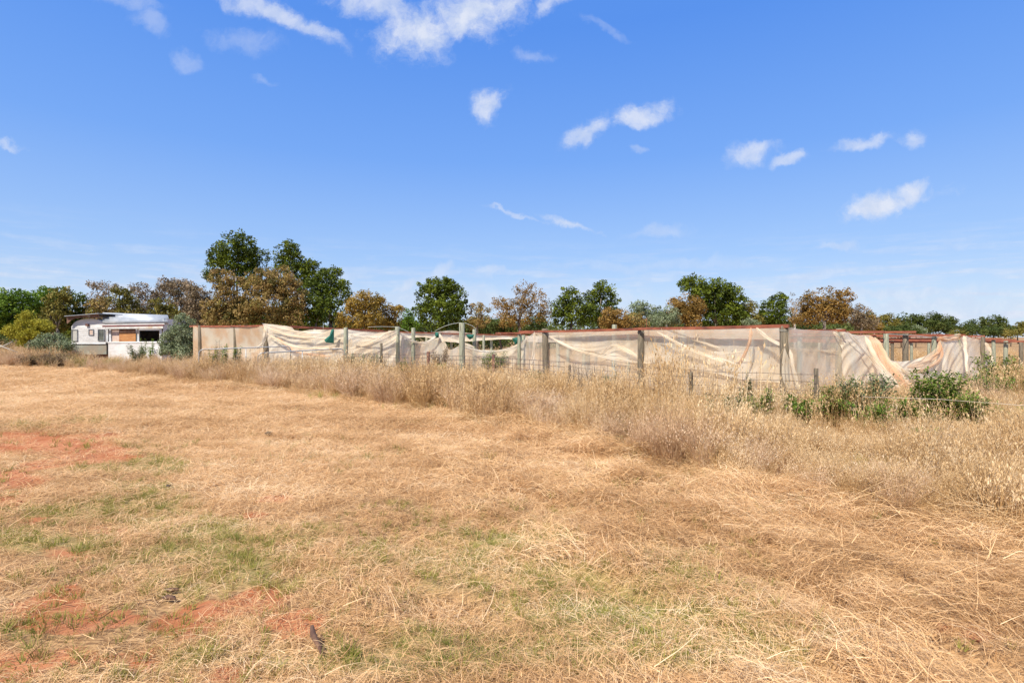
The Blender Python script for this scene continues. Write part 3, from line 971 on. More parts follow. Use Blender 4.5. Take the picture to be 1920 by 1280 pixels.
TREES = [
    ('bright green leafy tree at the left edge of the photo', 'bright', 38, [(-40, 585, 50, 45), (10, 580, 42, 42), (40, 570, 30, 30), (5, 610, 40, 26)], .30, .3, {}),
    ('bright green tree between the edge tree and the brown tree left of the caravan', 'bright', 40, [(85, 570, 32, 32), (110, 560, 22, 22), (70, 600, 30, 30)], .30, .3, {}),
    ('olive brown tree rising left of the caravan, over the yellow shrub', 'olive', 36, [(112, 570, 24, 30), (105, 600, 26, 30), (122, 552, 12, 14)], .24, .35, {}),
    ('small dark green tree showing between two brown trees above the caravan roof end', 'green', 37, [(150, 572, 20, 26), (145, 600, 22, 24)], .26, .25, {}),
    ('sparse brown gum with see-through top above the caravan', 'pink', 42, [(178, 535, 14, 9), (204, 540, 16, 12), (190, 560, 24, 14), (196, 585, 30, 20)], .22, .6, dict(dens=.8)),
    ('rounded orange brown bush tree right behind the caravan roof', 'brown', 37, [(187, 582, 24, 24), (190, 605, 26, 20)], .22, .25, {}),
    ('olive tree with dead twigs behind the corrugated roof', 'olive', 39, [(232, 565, 24, 24), (240, 590, 28, 24), (225, 545, 14, 10)], .24, .45, {}),
    ('sparse grey gum with thin top, right of the olive tree behind the caravan', 'pink', 42, [(262, 545, 18, 14), (275, 570, 24, 22), (265, 595, 30, 22)], .22, .55, {}),
    ('mixed green and brown tree behind the bush beside the caravan', 'olive', 38, [(300, 575, 22, 22), (315, 600, 30, 26)], .24, .35, {}),
    ('tall grey pink gum with feathery see-through crown', 'pink', 43, [(318, 535, 22, 18), (340, 545, 26, 22), (345, 580, 34, 30), (300, 555, 16, 14)], .22, .45, {}),
    ('grey brown gum in front of the tallest green tree, left side', 'pink', 40, [(372, 560, 26, 24), (385, 590, 34, 30), (360, 540, 12, 10)], .22, .4, {}),
    ('khaki gum with rounded top below the tallest green tree', 'brown', 39, [(415, 525, 24, 22), (425, 555, 26, 26), (410, 585, 30, 30), (440, 590, 28, 28)], .22, .3, {}),
    ('tallest dark green tree with a ragged broad crown', 'green', 52, [(448, 460, 34, 26), (412, 478, 22, 26), (440, 490, 44, 26), (480, 485, 24, 22), (400, 508, 18, 22), (470, 520, 30, 24)], .34, .35, {}),
    ('large brown gum with a wide domed crown left of the two tall green trees', 'brown', 40, [(485, 530, 36, 28), (520, 530, 34, 28), (548, 555, 26, 34), (500, 575, 46, 34), (545, 592, 28, 26), (462, 580, 26, 28)], .22, .25, {}),
    ('tall narrow dark green tree with a pointed top behind the large brown gum', 'green', 50, [(542, 470, 24, 20), (552, 500, 28, 24), (530, 495, 18, 18), (580, 505, 20, 22), (575, 530, 30, 28)], .34, .35, {}),
    ('dark green tree sloping down to the right, beside the orange trees', 'green', 46, [(618, 525, 30, 24), (600, 550, 30, 28), (640, 545, 20, 22), (622, 580, 32, 28)], .32, .3, {}),
    ('low green bushy tree at the foot of the large brown gum', 'green', 41, [(590, 575, 20, 22), (595, 595, 22, 20)], .26, .2, {}),
    ('wide orange brown tree with arching crown behind the left nets', 'orange', 40, [(685, 567, 34, 20), (665, 585, 26, 24), (705, 575, 24, 20), (690, 600, 40, 16), (645, 600, 18, 14)], .22, .4, {}),
    ('small orange brown tree joined to the right of the wide orange one', 'orange', 41, [(735, 587, 18, 16), (728, 604, 24, 14)], .22, .35, {}),
    ('small bright lime green tree between orange tree and big green tree', 'bright', 46, [(765, 595, 14, 17), (770, 610, 20, 12)], .26, .3, {}),
    ('big rounded green tree standing alone in the middle', 'green', 42, [(828, 548, 32, 28), (805, 560, 28, 32), (852, 565, 26, 32), (828, 590, 50, 28), (812, 535, 14, 14), (842, 535, 14, 14)], .30, .28, {}),
    ('thin brown tree with open twigs beside the big middle green tree', 'brown', 42, [(898, 582, 22, 13), (893, 603, 28, 14)], .20, .5, dict(dens=.8)),
    ('open brown gum with visible branches and a peaked top', 'rust', 40, [(985, 545, 20, 16), (1008, 565, 20, 18), (945, 572, 24, 14), (975, 575, 28, 18), (1015, 590, 18, 18), (960, 598, 36, 16)], .20, .55, dict(dens=.75, limbs=10)),
    ('dark green tree with a lower rounded crown right of the peaked gum', 'green', 42, [(1065, 560, 24, 22), (1050, 585, 24, 26), (1085, 585, 28, 26)], .28, .28, {}),
    ('dark green tree with airy raised top above the low rusty dome', 'green', 44, [(1128, 545, 24, 20), (1110, 565, 22, 22), (1148, 570, 18, 18), (1120, 590, 30, 20)], .28, .35, {}),
    ('low rusty dome-shaped tree behind the front rail', 'rust', 37, [(1152, 594, 30, 16), (1152, 606, 34, 12)], .20, .35, {}),
    ('small brown bush tree leaning against the rusty dome on its right', 'brown', 38, [(1192, 602, 20, 14)], .20, .3, {}),
    ('pale grey olive tree behind the rusty dome', 'grey', 42, [(1200, 580, 26, 14), (1222, 590, 24, 14), (1190, 600, 20, 12)], .22, .4, dict(barkm='pale')),
    ('small pale grey green tree with white trunks', 'grey', 36, [(1252, 590, 20, 14), (1240, 600, 20, 10), (1262, 600, 12, 12)], .18, .35, dict(barkm='pale', limbs=9)),
    ('round rust coloured tree in front of the big green tree', 'rust', 38, [(1285, 577, 34, 24), (1270, 590, 26, 22), (1303, 590, 22, 26)], .20, .25, {}),
    ('big green tree with the widest crown right of centre', 'green', 46, [(1300, 535, 26, 18), (1340, 548, 34, 30), (1370, 560, 28, 34), (1345, 590, 54, 28), (1318, 560, 28, 26), (1385, 590, 18, 26)], .30, .25, {}),
    ('narrow dark brownish green tree leaning off the widest crown', 'olive', 47, [(1400, 585, 16, 20), (1412, 600, 22, 14), (1408, 572, 8, 10)], .26, .35, {}),
    ('tiny round green bush peeping over the front rail', 'grey', 34, [(1409, 606, 12, 6)], .16, .1, dict(cat='bush')),
    ('double green tree just left of the bare grey tree', 'green', 48, [(1462, 563, 18, 14), (1432, 585, 15, 24), (1458, 590, 24, 26)], .28, .28, {}),
    ('thin bare grey tree between green and rust trees', 'pink', 47, [(1492, 572, 12, 20), (1488, 598, 14, 18)], .18, .7, dict(dens=.6, barkm='pale', limbs=10)),
    ('large rust brown tree with three ragged heads at right', 'rust', 38, [(1553, 560, 20, 22), (1585, 558, 13, 22), (1520, 568, 20, 18), (1545, 585, 44, 22), (1510, 595, 26, 16), (1578, 590, 20, 20)], .22, .4, dict(limbs=9)),
    ('thin grey brown tree fading right of the large rust tree', 'pink', 44, [(1612, 592, 22, 16), (1620, 606, 26, 14), (1600, 580, 12, 10)], .22, .45, {}),
    ('small round orange tree below the end of the rust trees', 'orange', 58, [(1637, 602, 14, 12), (1640, 612, 18, 9)], .26, .2, {}),
    ('dark pointed tree behind the small round orange tree', 'far', 95, [(1630, 595, 9, 10), (1645, 606, 12, 12)], .5, .25, {}),
    ('pale brown topped tree, first of the far green row', 'olive', 100, [(1665, 600, 14, 12), (1675, 612, 18, 12)], .5, .2, {}),
    ('far dark green tree, second of the row from the orange tree', 'far', 110, [(1703, 601, 18, 13), (1708, 614, 24, 11)], .55, .15, {}),
    ('far broad green tree, the highest of the distant row', 'far', 110, [(1748, 600, 24, 12), (1762, 606, 20, 12), (1745, 614, 32, 12)], .55, .15, {}),
    ('narrow dark far tree closing the highest clump', 'far', 115, [(1782, 605, 8, 12), (1784, 614, 12, 12)], .55, .1, {}),
    ('small far tree just before the dip in the skyline', 'far', 120, [(1815, 610, 14, 9), (1812, 619, 18, 9)], .55, .15, {}),
    ('far dark green tree with two tops near the right edge', 'far', 115, [(1848, 604, 10, 10), (1872, 603, 14, 10), (1862, 615, 28, 11)], .55, .15, {}),
    ('olive far tree at the right edge of the photo', 'olive', 120, [(1915, 612, 18, 8), (1905, 620, 26, 8)], .55, .15, {}),
    ('far green tree just past the right edge', 'far', 120, [(1965, 612, 30, 12), (1990, 618, 30, 10)], .55, .15, {}),
    ('low yellowish bush under the first far trees', 'olive', 80, [(1690, 619, 15, 7)], .35, .1, dict(cat='bush')),
    ('low light green bush before the highest far tree', 'grey', 80, [(1717, 622, 14, 7)], .35, .1, dict(cat='bush')),
    ('low olive bush beneath the dip in the skyline', 'olive', 80, [(1790, 625, 13, 6)], .35, .1, dict(cat='bush')),
    ('wide low green bush at far right in the brown field', 'far', 85, [(1845, 621, 24, 8)], .4, .1, dict(cat='bush')),
    ('low dark bush beside the wide one at far right', 'olive', 85, [(1895, 624, 18, 7)], .4, .1, dict(cat='bush')),
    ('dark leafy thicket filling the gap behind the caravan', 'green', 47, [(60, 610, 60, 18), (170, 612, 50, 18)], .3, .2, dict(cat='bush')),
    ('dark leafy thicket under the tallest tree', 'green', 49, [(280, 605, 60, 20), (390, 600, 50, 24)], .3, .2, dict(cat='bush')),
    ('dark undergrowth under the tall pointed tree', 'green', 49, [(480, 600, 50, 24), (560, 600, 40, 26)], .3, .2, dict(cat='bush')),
    ('green hedge line far behind the orange trees', 'far', 60, [(660, 618, 50, 10), (740, 617, 40, 10)], .3, .15, dict(cat='bush')),
    ('mixed green hedge line behind the thin brown tree', 'far', 56, [(900, 612, 50, 14), (960, 615, 40, 12), (1010, 605, 20, 18)], .3, .15, dict(cat='bush')),
    ('dark green hedge line behind the rusty dome', 'far', 56, [(1170, 612, 50, 14), (1240, 610, 40, 12)], .3, .15, dict(cat='bush')),
    ('dark green undergrowth behind the double green tree', 'far', 54, [(1420, 610, 50, 14), (1490, 612, 40, 12)], .3, .15, dict(cat='bush')),
    ('grey green thicket behind the thin grey brown tree', 'far', 75, [(1600, 618, 60, 10), (1680, 622, 40, 8)], .4, .15, dict(cat='bush')),
]
for lab, pal, d, lobes, leaf, gap, kw in TREES:
    kw = dict(kw)
    if kw.get('barkm') == 'pale':
        kw['barkm'] = pale_bark
    if d > 70:
        kw['clump'] = .9
        kw.setdefault('limbs', 0)
    tree(lab, pal, d, lobes, leaf, gap, **kw)

# a dark band of scrub far behind everything
def woodland():
    rnd = np.random.RandomState(12)
    n = 2600
    px = rnd.uniform(-300, 1640, n)
    d = rnd.uniform(62, 88, n)
    topy = 606 + 10 * (fbm(px * .02, px * 0, 3, 3) - .5) * 2 + 16 * (px < 0)
    x = (px - 960) / F * d
    hmax = CAM_H + (HOR - topy) / F * d
    z = rnd.uniform(.1, 1, n) * hmax
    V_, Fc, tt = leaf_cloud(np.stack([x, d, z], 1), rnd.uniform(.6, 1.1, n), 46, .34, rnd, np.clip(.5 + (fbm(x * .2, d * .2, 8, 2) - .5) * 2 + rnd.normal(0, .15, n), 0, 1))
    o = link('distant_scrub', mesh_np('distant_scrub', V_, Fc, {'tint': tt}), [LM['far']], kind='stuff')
    o['label'] = 'distant dark scrub filling the gaps below the tree crowns'


woodland()

# shrubs around the caravan
tree('yellow green broom-like shrub left of the caravan', 'yellow', 31, [(58, 605, 24, 18), (40, 622, 26, 16), (76, 620, 18, 20), (58, 632, 34, 16)], .16, .1, cat='shrub', clump=.35, group='shrubs near the caravan', up=.8)
tree('low green weedy shrub in front of the caravan end wall', 'grey', 29.5, [(110, 648, 24, 12), (75, 645, 24, 10), (92, 635, 20, 10)], .14, .3, cat='shrub', clump=.28, group='shrubs near the caravan')
tree('grey green bush covering the right end of the caravan', 'grey', 26.5, [(345, 612, 20, 22), (340, 635, 30, 18), (362, 645, 20, 14), (318, 640, 20, 16), (325, 655, 26, 14), (350, 660, 24, 12)], .13, .15, cat='shrub', clump=.26, group='shrubs near the caravan')
tree('dark purple brown shrub joined to the grey green bush', 'pink', 26.8, [(368, 632, 12, 18), (360, 650, 18, 12)], .12, .2, cat='shrub', clump=.24, group='shrubs near the caravan')

# ------------------------------------------------------------------ caravan


def caravan():
    D = 32.0
    k = D / F

    def Q(px, py, dd=0.0):
        return Vector(((px - 960) * k, D + dd, CAM_H + (HOR - py) * k))
    root = thing('caravan', 'old white caravan with annexe, ply patch and corrugated roof, half hidden in dry grass', 'caravan', (Q(225, 640).x, D, 0))
    # van body: arched profile pushed back 2.4 m
    prof = []
    x0, x1, eave, crown_ = Q(134, 0).x, Q(199, 0).x, Q(0, 612).z, Q(0, 597).z
    zb, zmid = Q(0, 664).z, Q(0, 644).z
    arch = []
    for i in range(15):
        f = i / 14
        s = math.sin(math.pi * f) ** .5
        arch.append((x0 + (x1 - x0) * f, eave + (crown_ - eave) * s))
    outer = [(x0, zmid)] + arch + [(x1, zmid)]
    m = MB()
    m.poly([(x, D, z) for x, z in outer], (0, 2.4, 0))
    m.build('body', white_paint, root)
    # horizontal cladding boards on the end wall, one by one
    nb = 9
    for i in range(nb):
        z0 = zmid + .01 + (eave - zmid) * i / nb
        z1 = zmid + (eave - zmid) * (i + 1) / nb - .012
        MB().box(((x0 + x1) / 2, D - .006, (z0 + z1) / 2), (x1 - x0 - .05, .018, z1 - z0)).build('cladding_board', white_paint, root)
    MB().box(((x0 + x1) / 2 + .02, D + 1.2, (zb + zmid) / 2), (x1 - x0 - .02, 2.38, zmid - zb)).build('lower_band', sage_band, root)
    MB().box(((x0 + x1) / 2, D - .02, zmid), (x1 - x0, .05, .05)).build('trim_strip', weathered_white, root)
    MB().box(((x0 + x1) / 2 + .15, D + 1.2, (zb + .1) / 2 - .05), (x1 - x0 - .5, 2.0, zb + .1)).build('skirt', maroon, root)
    for sx in (x0 + .3, x1 - .3):
        w_ = MB()
        w_.tube([(sx - .09, D + 1.2, .3), (sx + .09, D + 1.2, .3)], .3, 16)
        w_.build('wheel', dark_in, root, smooth=True)

    def window(a, b, t_, bt, glassm, fr=.035, y=D):
        f = MB()
        p, q = Q(a, t_), Q(b, bt)
        yy0 = y - .035
        f.box(((p.x + q.x) / 2, yy0, p.z), (q.x - p.x + fr, .05, fr))
        f.box(((p.x + q.x) / 2, yy0, q.z), (q.x - p.x + fr, .05, fr))
        f.box((p.x, yy0 - .002, (p.z + q.z) / 2), (fr, .05, p.z - q.z))
        f.box((q.x, yy0 - .002, (p.z + q.z) / 2), (fr, .05, p.z - q.z))
        o = f.build('window', galv, root)
        MB().box(((p.x + q.x) / 2, y - .022, (p.z + q.z) / 2), (q.x - p.x - fr, .01, p.z - q.z - fr)).build('pane', glassm, o)
        return o
    window(136, 146, 618, 639, curtain)
    window(185, 196.5, 617.5, 638.5, glass)
    window(167.5, 176, 617.5, 628, pale_ply)
    MB().box(tuple(Q(165, 609, -.06)), (.16, .1, .14)).build('vent', rust_dark, root)
    # fascia and roof sheet above the end wall
    fz = Q(0, 590).z
    MB().poly([Q(131.5, 592.5, -.25), Q(191, 588.2, -.25), Q(191, 596.5, -.25), Q(165, 595.5, -.25), Q(148, 597, -.25), Q(140, 600, -.25), Q(135, 605, -.25), Q(131.8, 607, -.25)], (0, .04, 0)).build('fascia_board', brown_fascia, root)
    MB().poly([Q(131, 592.6, -.4), Q(194, 587.6, -.4), Q(194, 588.6, -.4), Q(131, 593.6, -.4)], (0, 3.2, 0)).build('roof_sheet', zinc, root)
    # annexe
    ax0, ax1 = Q(199, 0).x, Q(306, 0).x
    yf = D - .25
    wall_top = Q(0, 641).z

    def F2(px, py, dd=0.0):
        return Vector(((px - 960) * yf / F, yf + dd, CAM_H + (HOR - py) * yf / F))
    m = MB()
    m.poly([F2(203, 642), F2(303, 641.5), F2(304, 690), F2(203, 690)], (0, .06, 0))
    m.build('low_wall', white_paint, root)
    m = MB()
    m.poly([F2(202.5, 640.5, -.03), F2(304, 640), F2(304, 642.6, -.03), F2(202.5, 643, -.03)], (0, .1, 0))
    m.build('sill', white_paint, root)
    for a, b in ((199.5, 202), (204.5, 208), (254.5, 257), (257.8, 260.5), (299, 302)):
        MB().poly([F2(a, 614), F2(b, 614), F2(b, 641), F2(a, 641)], (0, .08, 0)).build('annexe_post', weathered_white, root)
    MB().poly([F2(199.5, 612.5, -.03), F2(306, 611.5, -.03), F2(306, 615.5, -.03), F2(199.5, 616.5, -.03)], (0, .1, 0)).build('lintel', weathered_white, root)
    MB().poly([F2(260, 616, 0), F2(299, 616, 0), F2(299, 619.5, 0), F2(260, 619.5, 0)], (0, .05, 0)).build('window_head', white_paint, root)
    # room inside: dark back and sides, floor
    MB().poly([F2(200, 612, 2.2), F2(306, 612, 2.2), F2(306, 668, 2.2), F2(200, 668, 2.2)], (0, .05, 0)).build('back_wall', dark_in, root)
    MB().box((F2(304, 0).x, yf + 1.15, 1.35), (.05, 2.1, 2.5)).build('side_wall', weathered_white, root)
    MB().poly([F2(208.5, 616, .06), F2(222, 616, .06), F2(222, 641, .06), F2(208.5, 641, .06)], (0, .03, 0)).build('pale_panel', pale_ply, root)
    MB().poly([F2(223, 616, .08), F2(253.5, 616, .08), F2(253.5, 641, .08), F2(223, 641, .08)], (0, .03, 0)).build('inner_panel', brown_fascia, root)
    MB().poly([F2(223.5, 623.8, .0), F2(256.5, 624, .0), F2(256.5, 640.5, .0), F2(223.5, 640.5, .0)], (0, .03, 0)).build('ply_board', ply, root)
    MB().poly([F2(291, 620, .35), F2(298, 620, .35), F2(298, 641, .35), F2(291, 641, .35)], (0, .03, 0)).build('ply_strip', ply, root)
    MB().box(tuple(F2(240, 641.5, .03)), (.55, .1, .06)).build('sill_debris', dark_in, root)
    # maroon awning edge, white strip above, corrugated roof
    MB().poly([F2(199, 610.2, -.3), F2(313, 608.3, -.3), F2(313, 611.4, -.3), F2(199, 613.2, -.3)], (0, .06, 0)).build('awning_edge', maroon, root)
    MB().poly([F2(199, 608.2, -.28), F2(314, 606.2, -.28), F2(314, 608.2, -.28), F2(199, 610.1, -.28)], (0, .04, 0)).build('gutter', white_paint, root)
    # corrugated sheet: waves run across, the sheet curves down towards the viewer
    nu, nv = 2, 90
    V_, Fc = [], []
    for j in range(nv + 1):
        f = j / nv
        zz = (1 - f) ** .75
        for i in range(nu + 1):
            u = i / nu
            px = 193 + (315 - 193) * u + (.5 if f > .5 else 0)
            py_t = 588.0 + u * 4.8
            py_b = 606.8 + (-.6) * u
            py = py_b + (py_t - py_b) * f
            dd = -.35 + f ** 1.6 * 2.3
            q = Q(px, py, 0)
            sc = (D + dd) / D
            wv = .075 * math.sin(f * 2 * math.pi * 4.5)
            p = Vector((q.x * sc, D + dd - wv * .8, CAM_H + (q.z - CAM_H) * sc + wv * 1.4))
            V_.append(p)
    for j in range(nv):
        for i in range(nu):
            a = j * (nu + 1) + i
            Fc.append((a, a + 1, a + nu + 2, a + nu + 1))
    me = mesh_np('corrugated_roof', [tuple(v) for v in V_], Fc, smooth=True)
    o = link('corrugated_roof', me, [zinc], root)
    s = o.modifiers.new('solid', 'SOLIDIFY')
    s.thickness = .012
    for a, b in ((205, .6), (262, .6)):
        pass


caravan()

# ------------------------------------------------------------------ trellis posts and rails


def dfront(px):
    return 12.47 / (.727 + (px - 960) / F)


def dside(px):
    return 8.53 / (1.373 - (px - 960) / F)


def post_mesh(mb, base, top, r, seed):
    rnd = random.Random(seed)
    lx, ly = rnd.gauss(0, .015), rnd.gauss(0, .015)
    base, top = Vector(base), Vector(top)
    pts = [base, base.lerp(top, .33) + Vector((lx, ly, 0)), base.lerp(top, .66) + Vector((lx * .6, ly * .6, 0)), top - Vector((0, 0, .012)), top]
    mb.tube(pts, [r * 1.05, r, r * .98, r * .95, r * .82], 12)


def add_post(root, px, top_py, d, width_px, matl=None, seed=0, lean=0.0):
    r = width_px / F * d / 2
    x = (px - 960) / F * d
    t = P(px, top_py, d)
    b = Vector((x - lean, d, float(gz(np.array([x]), np.array([d]))[0]) - .3))
    mb = MB()
    post_mesh(mb, b, t, r, px + seed)
    return mb.build('post', matl or post_wood, root, smooth=True)


def square_rail(root, p, q, h=.07, w_=.05, matl=None, name='rail'):
    p, q = Vector(p), Vector(q)
    L = (q - p).length
    m = MB()
    dr = (q - p).normalized()
    sd_ = dr.cross(Vector((0, 0, 1))).normalized()
    upv = sd_.cross(dr)
    n = max(1, int(L / 1.2))
    rings = []
    for i in range(n + 1):
        c = p.lerp(q, i / n) + upv * (-.012 * math.sin(math.pi * i / n))
        b = len(m.v)
        for a, e in ((-1, -1), (1, -1), (1, 1), (-1, 1)):
            m.v.append(tuple(c + sd_ * a * w_ / 2 + upv * e * h / 2))
        rings.append(b)
    for b, e in zip(rings, rings[1:]):
        for k_ in range(4):
            j = (k_ + 1) % 4
            m.f.append((b + k_, b + j, e + j, e + k_))
    m.f.append(tuple(rings[0] + i for i in (3, 2, 1, 0)))
    m.f.append(tuple(rings[-1] + i for i in range(4)))
    return m.build(name, matl or rust_rail, root)


fr = thing('trellis', 'nearest post and rail frame, rust red rail over three wooden posts along the netted front', 'trellis', G(1480, 10))
add_post(fr, 1470.5, 610, 10.0, 17, brown_wood)
add_post(fr, 1202, 614.5, 12.95, 12.5, brown_wood)
add_post(fr, 1022, 616, 15.8, 12, brown_wood)
square_rail(fr, P(1001, 621.5, 16.1), P(1200, 616.8, 12.83), .062)
square_rail(fr, P(1198, 616.3, 12.82), P(1479, 611.0, 9.88), .065)
square_rail(fr, P(974, 622.5, 17.1), P(1012, 621.8, 16.4), .085)
fr2 = thing('trellis', 'rear rust red rail run with stub post just visible over the front rail', 'trellis', G(1152, 18))
add_post(fr2, 1152, 608.5, 18, 9.5)
square_rail(fr2, P(1120, 618, 18.5), P(1260, 616, 15.9), .05)

for px, top_, d in ((1470.5, 616, 10.0), (1202, 620, 12.95), (1022, 624, 15.8)):
    c = P(px, top_, d)
    for q in range(2):
        zc = c.z - .03 - q * .022
        rr = .093 - .004 * q
        MB().tube([(c.x + rr * math.cos(a), c.y + rr * math.sin(a), zc + .006 * math.sin(a * 2 + q)) for a in [i * math.pi / 6 for i in range(13)]], .0028, 4).build('tie_wire', pale_wire, fr)
aV = Vector((-.59, .81, 0)) * 3.7
bV = Vector((.81, .59, 0)) * 2.0
O_ = Vector((5.2, 10, 0))
row_labels = ['trellis row whose near post pokes out of the net right of the big corner post', 'trellis row starting at the post beside the peach net fold', 'trellis row with the pale post standing in the net gap',
              'trellis row with a rail just behind the net gap', 'trellis row whose rail runs behind the draped net hump', 'trellis row carrying the draped net hump', 'trellis row with dark posts right of the net end',
              'trellis row of low red rail beyond the net end', 'trellis row at the right edge with the lowest red rail', 'trellis row just past the right edge', 'farthest trellis row at right']
zs = [1.64, 1.62, 1.63, 1.56, 1.56, 1.53, 1.44, 1.40, 1.34, 1.32, 1.30]
for i in range(1, 12):
    nb = O_ + bV * i
    rt = thing('trellis_row', row_labels[i - 1], 'trellis', (nb.x, nb.y, 0), 'trellis rows behind the nets')
    z = zs[i - 1]
    npost = 4
    rnd = random.Random(i)
    for j in range(npost):
        b = nb + aV * j + Vector((rnd.gauss(0, .08), rnd.gauss(0, .08), 0))
        mb = MB()
        hh = z + rnd.uniform(-.02, .1) + (0 if j else -.03)
        post_mesh(mb, (b.x, b.y, -.2), (b.x, b.y, hh), rnd.uniform(.055, .075), i * 10 + j)
        mb.build('post', post_wood if (i + j) % 3 else brown_wood, rt, smooth=True)
    off = Vector((-.04, -.08, 0))
    square_rail(rt, nb + off + Vector((0, 0, z)) - aV * .04, nb + off + aV * (npost - .6) + Vector((0, 0, z + .02)), .055)
    if i in (2, 5, 7, 8):
        square_rail(rt, nb + off + Vector((.05, .1, z - .10)), nb + off + aV * 2.2 + Vector((0, 0.1, z - .12)), .04)

# loose standing posts left of the front frame
POSTS = [(866, 605, 19.3, 11, 'tall pale wooden post standing highest in the middle of the fence', post_wood),
         (889.5, 617, 23.5, 7.5, 'grey wooden post right behind the tall middle post', post_wood),
         (745, 612, 21.5, 9, 'greenish wooden post, left one of the close pair', post_wood),
         (775, 614.5, 22.0, 7.6, 'greenish wooden post, right one of the close pair', post_wood),
         (825, 624, 22.5, 6.5, 'dark wooden post with dry weeds around its foot', brown_wood),
         (981.5, 628, 21.5, 7.2, 'wooden post at the left end of the rust red rail, under green cloth', post_wood),
         (648.5, 614, 19.9, 8.6, 'greenish gate post right of the steel gates', post_wood),
         (730.5, 619, 23.5, 6, 'thin post behind the net just left of the close pair', brown_wood),
         (1095, 622, 20.5, 7, 'blurred post behind the sheer net, right of the frame end', post_wood),
         (1065, 624, 24, 6, 'second blurred post behind the sheer net', post_wood),
         (907, 628, 27, 5, 'distant post right of the grey one behind the sagging net', post_wood),
         (846, 634, 28, 4.5, 'distant post left of the tall middle post', post_wood),
         (921, 634, 29, 5, 'distant pale post below the green cloth scrap', post_wood),
         (755, 628, 24.5, 5, 'thin grey post between the close pair', brown_wood)]
for px, top, d, wd, lab, mt_ in POSTS:
    r = wd / F * d / 2
    x = (px - 960) / F * d
    mb = MB()
    post_mesh(mb, (x, d, -.2), P(px, top, d), r, px)
    o = mb.build('wooden_post', mt_, smooth=True)
    tag(o, lab, 'post', 'wooden posts')

# left netted frame
lf = thing('trellis', 'long thin rust rail on posts carrying the nets behind the gates', 'trellis', G(500, 22))
add_post(lf, 500, 607, 21.9, 8.5, brown_wood)
add_post(lf, 441, 610, 23.0, 7, brown_wood)
add_post(lf, 375, 610, 24.2, 7, brown_wood)
square_rail(lf, P(356, 611.5, 24.6), P(502, 610.5, 21.8), .07, matl=rust_rail)
square_rail(lf, P(545, 612.3, 23.0), P(720, 620.5, 26.0), .10)
square_rail(lf, P(718, 621.2, 26.0), P(990, 629.0, 30.0), .06)
for px, d in ((590, 24), (700, 25.8), (800, 27.4)):
    add_post(lf, px, 617 + (px - 590) * .035, d, 5)

# ------------------------------------------------------------------ nets


def bez_grid(rows, nu, nv):
    """rows of control points (world Vectors, equal count) -> smooth grid by Catmull-Rom both ways"""
    A = np.array([[tuple(p) for p in r] for r in rows], dtype=float)

    def cr_(arr, n):
        m = arr.shape[0]
        t = np.linspace(0, m - 1, n)
        i = np.minimum(np.floor(t).astype(int), m - 2)
        f = (t - i)[:, None, None]
        p0 = arr[np.maximum(i - 1, 0)]
        p1, p2 = arr[i], arr[i + 1]
        p3 = arr[np.minimum(i + 2, m - 1)]
        return .5 * ((2 * p1) + (-p0 + p2) * f + (2 * p0 - 5 * p1 + 4 * p2 - p3) * f * f + (-p0 + 3 * p1 - 3 * p2 + p3) * f ** 3)
    A = cr_(A, nv)
    A = np.transpose(cr_(np.transpose(A, (1, 0, 2)), nu), (1, 0, 2))
    return A


def net(name, rows, label, matl, dens=.35, nu=140, nv=40, fold=.05, wave=7.0, diag=0.0, root=None, seed=0, sag=0.0, hem=.25, edge=.1):
    A = bez_grid([[P(*c) for c in r] for r in rows], nu, nv)
    h, w_ = A.shape[:2]
    U_, V2 = np.meshgrid(np.linspace(0, 1, w_), np.linspace(0, 1, h))
    length = np.linalg.norm(A[0, -1] - A[0, 0])
    q = U_ * length * wave / 3 + V2 * diag
    f1 = fbm(q, V2 * 1.2 + seed, seed + 3, 4) - .5
    f2 = vnoise(q * 2.7 + V2 * diag, V2 * 3 + 9, seed + 8) - .5
    disp = (f1 * 2 + f2 * .7) * fold * (.35 + .65 * V2)
    A[..., 1] -= disp
    A[..., 2] += (vnoise(U_ * 14, V2 * 0 + seed, 4) - .5) * .03 * V2
    slope = np.abs(np.gradient(disp, axis=1)) * w_ / length
    dn = dens + np.clip(slope * .16, 0, .45) + hem * np.clip((V2 - .955) / .03, 0, 1) + edge * np.clip((.03 - V2) / .03, 0, 1)
    idx = np.arange(h * w_).reshape(h, w_)
    Fc = np.stack([idx[:-1, :-1].ravel(), idx[:-1, 1:].ravel(), idx[1:, 1:].ravel(), idx[1:, :-1].ravel()], 1)
    me = mesh_np(name, A.reshape(-1, 3), Fc, {'dens': dn.ravel()}, True)
    o = link(name, me, [matl], root)
    if label:
        tag(o, label, 'netting', 'nets draped over the trellis')
    return o


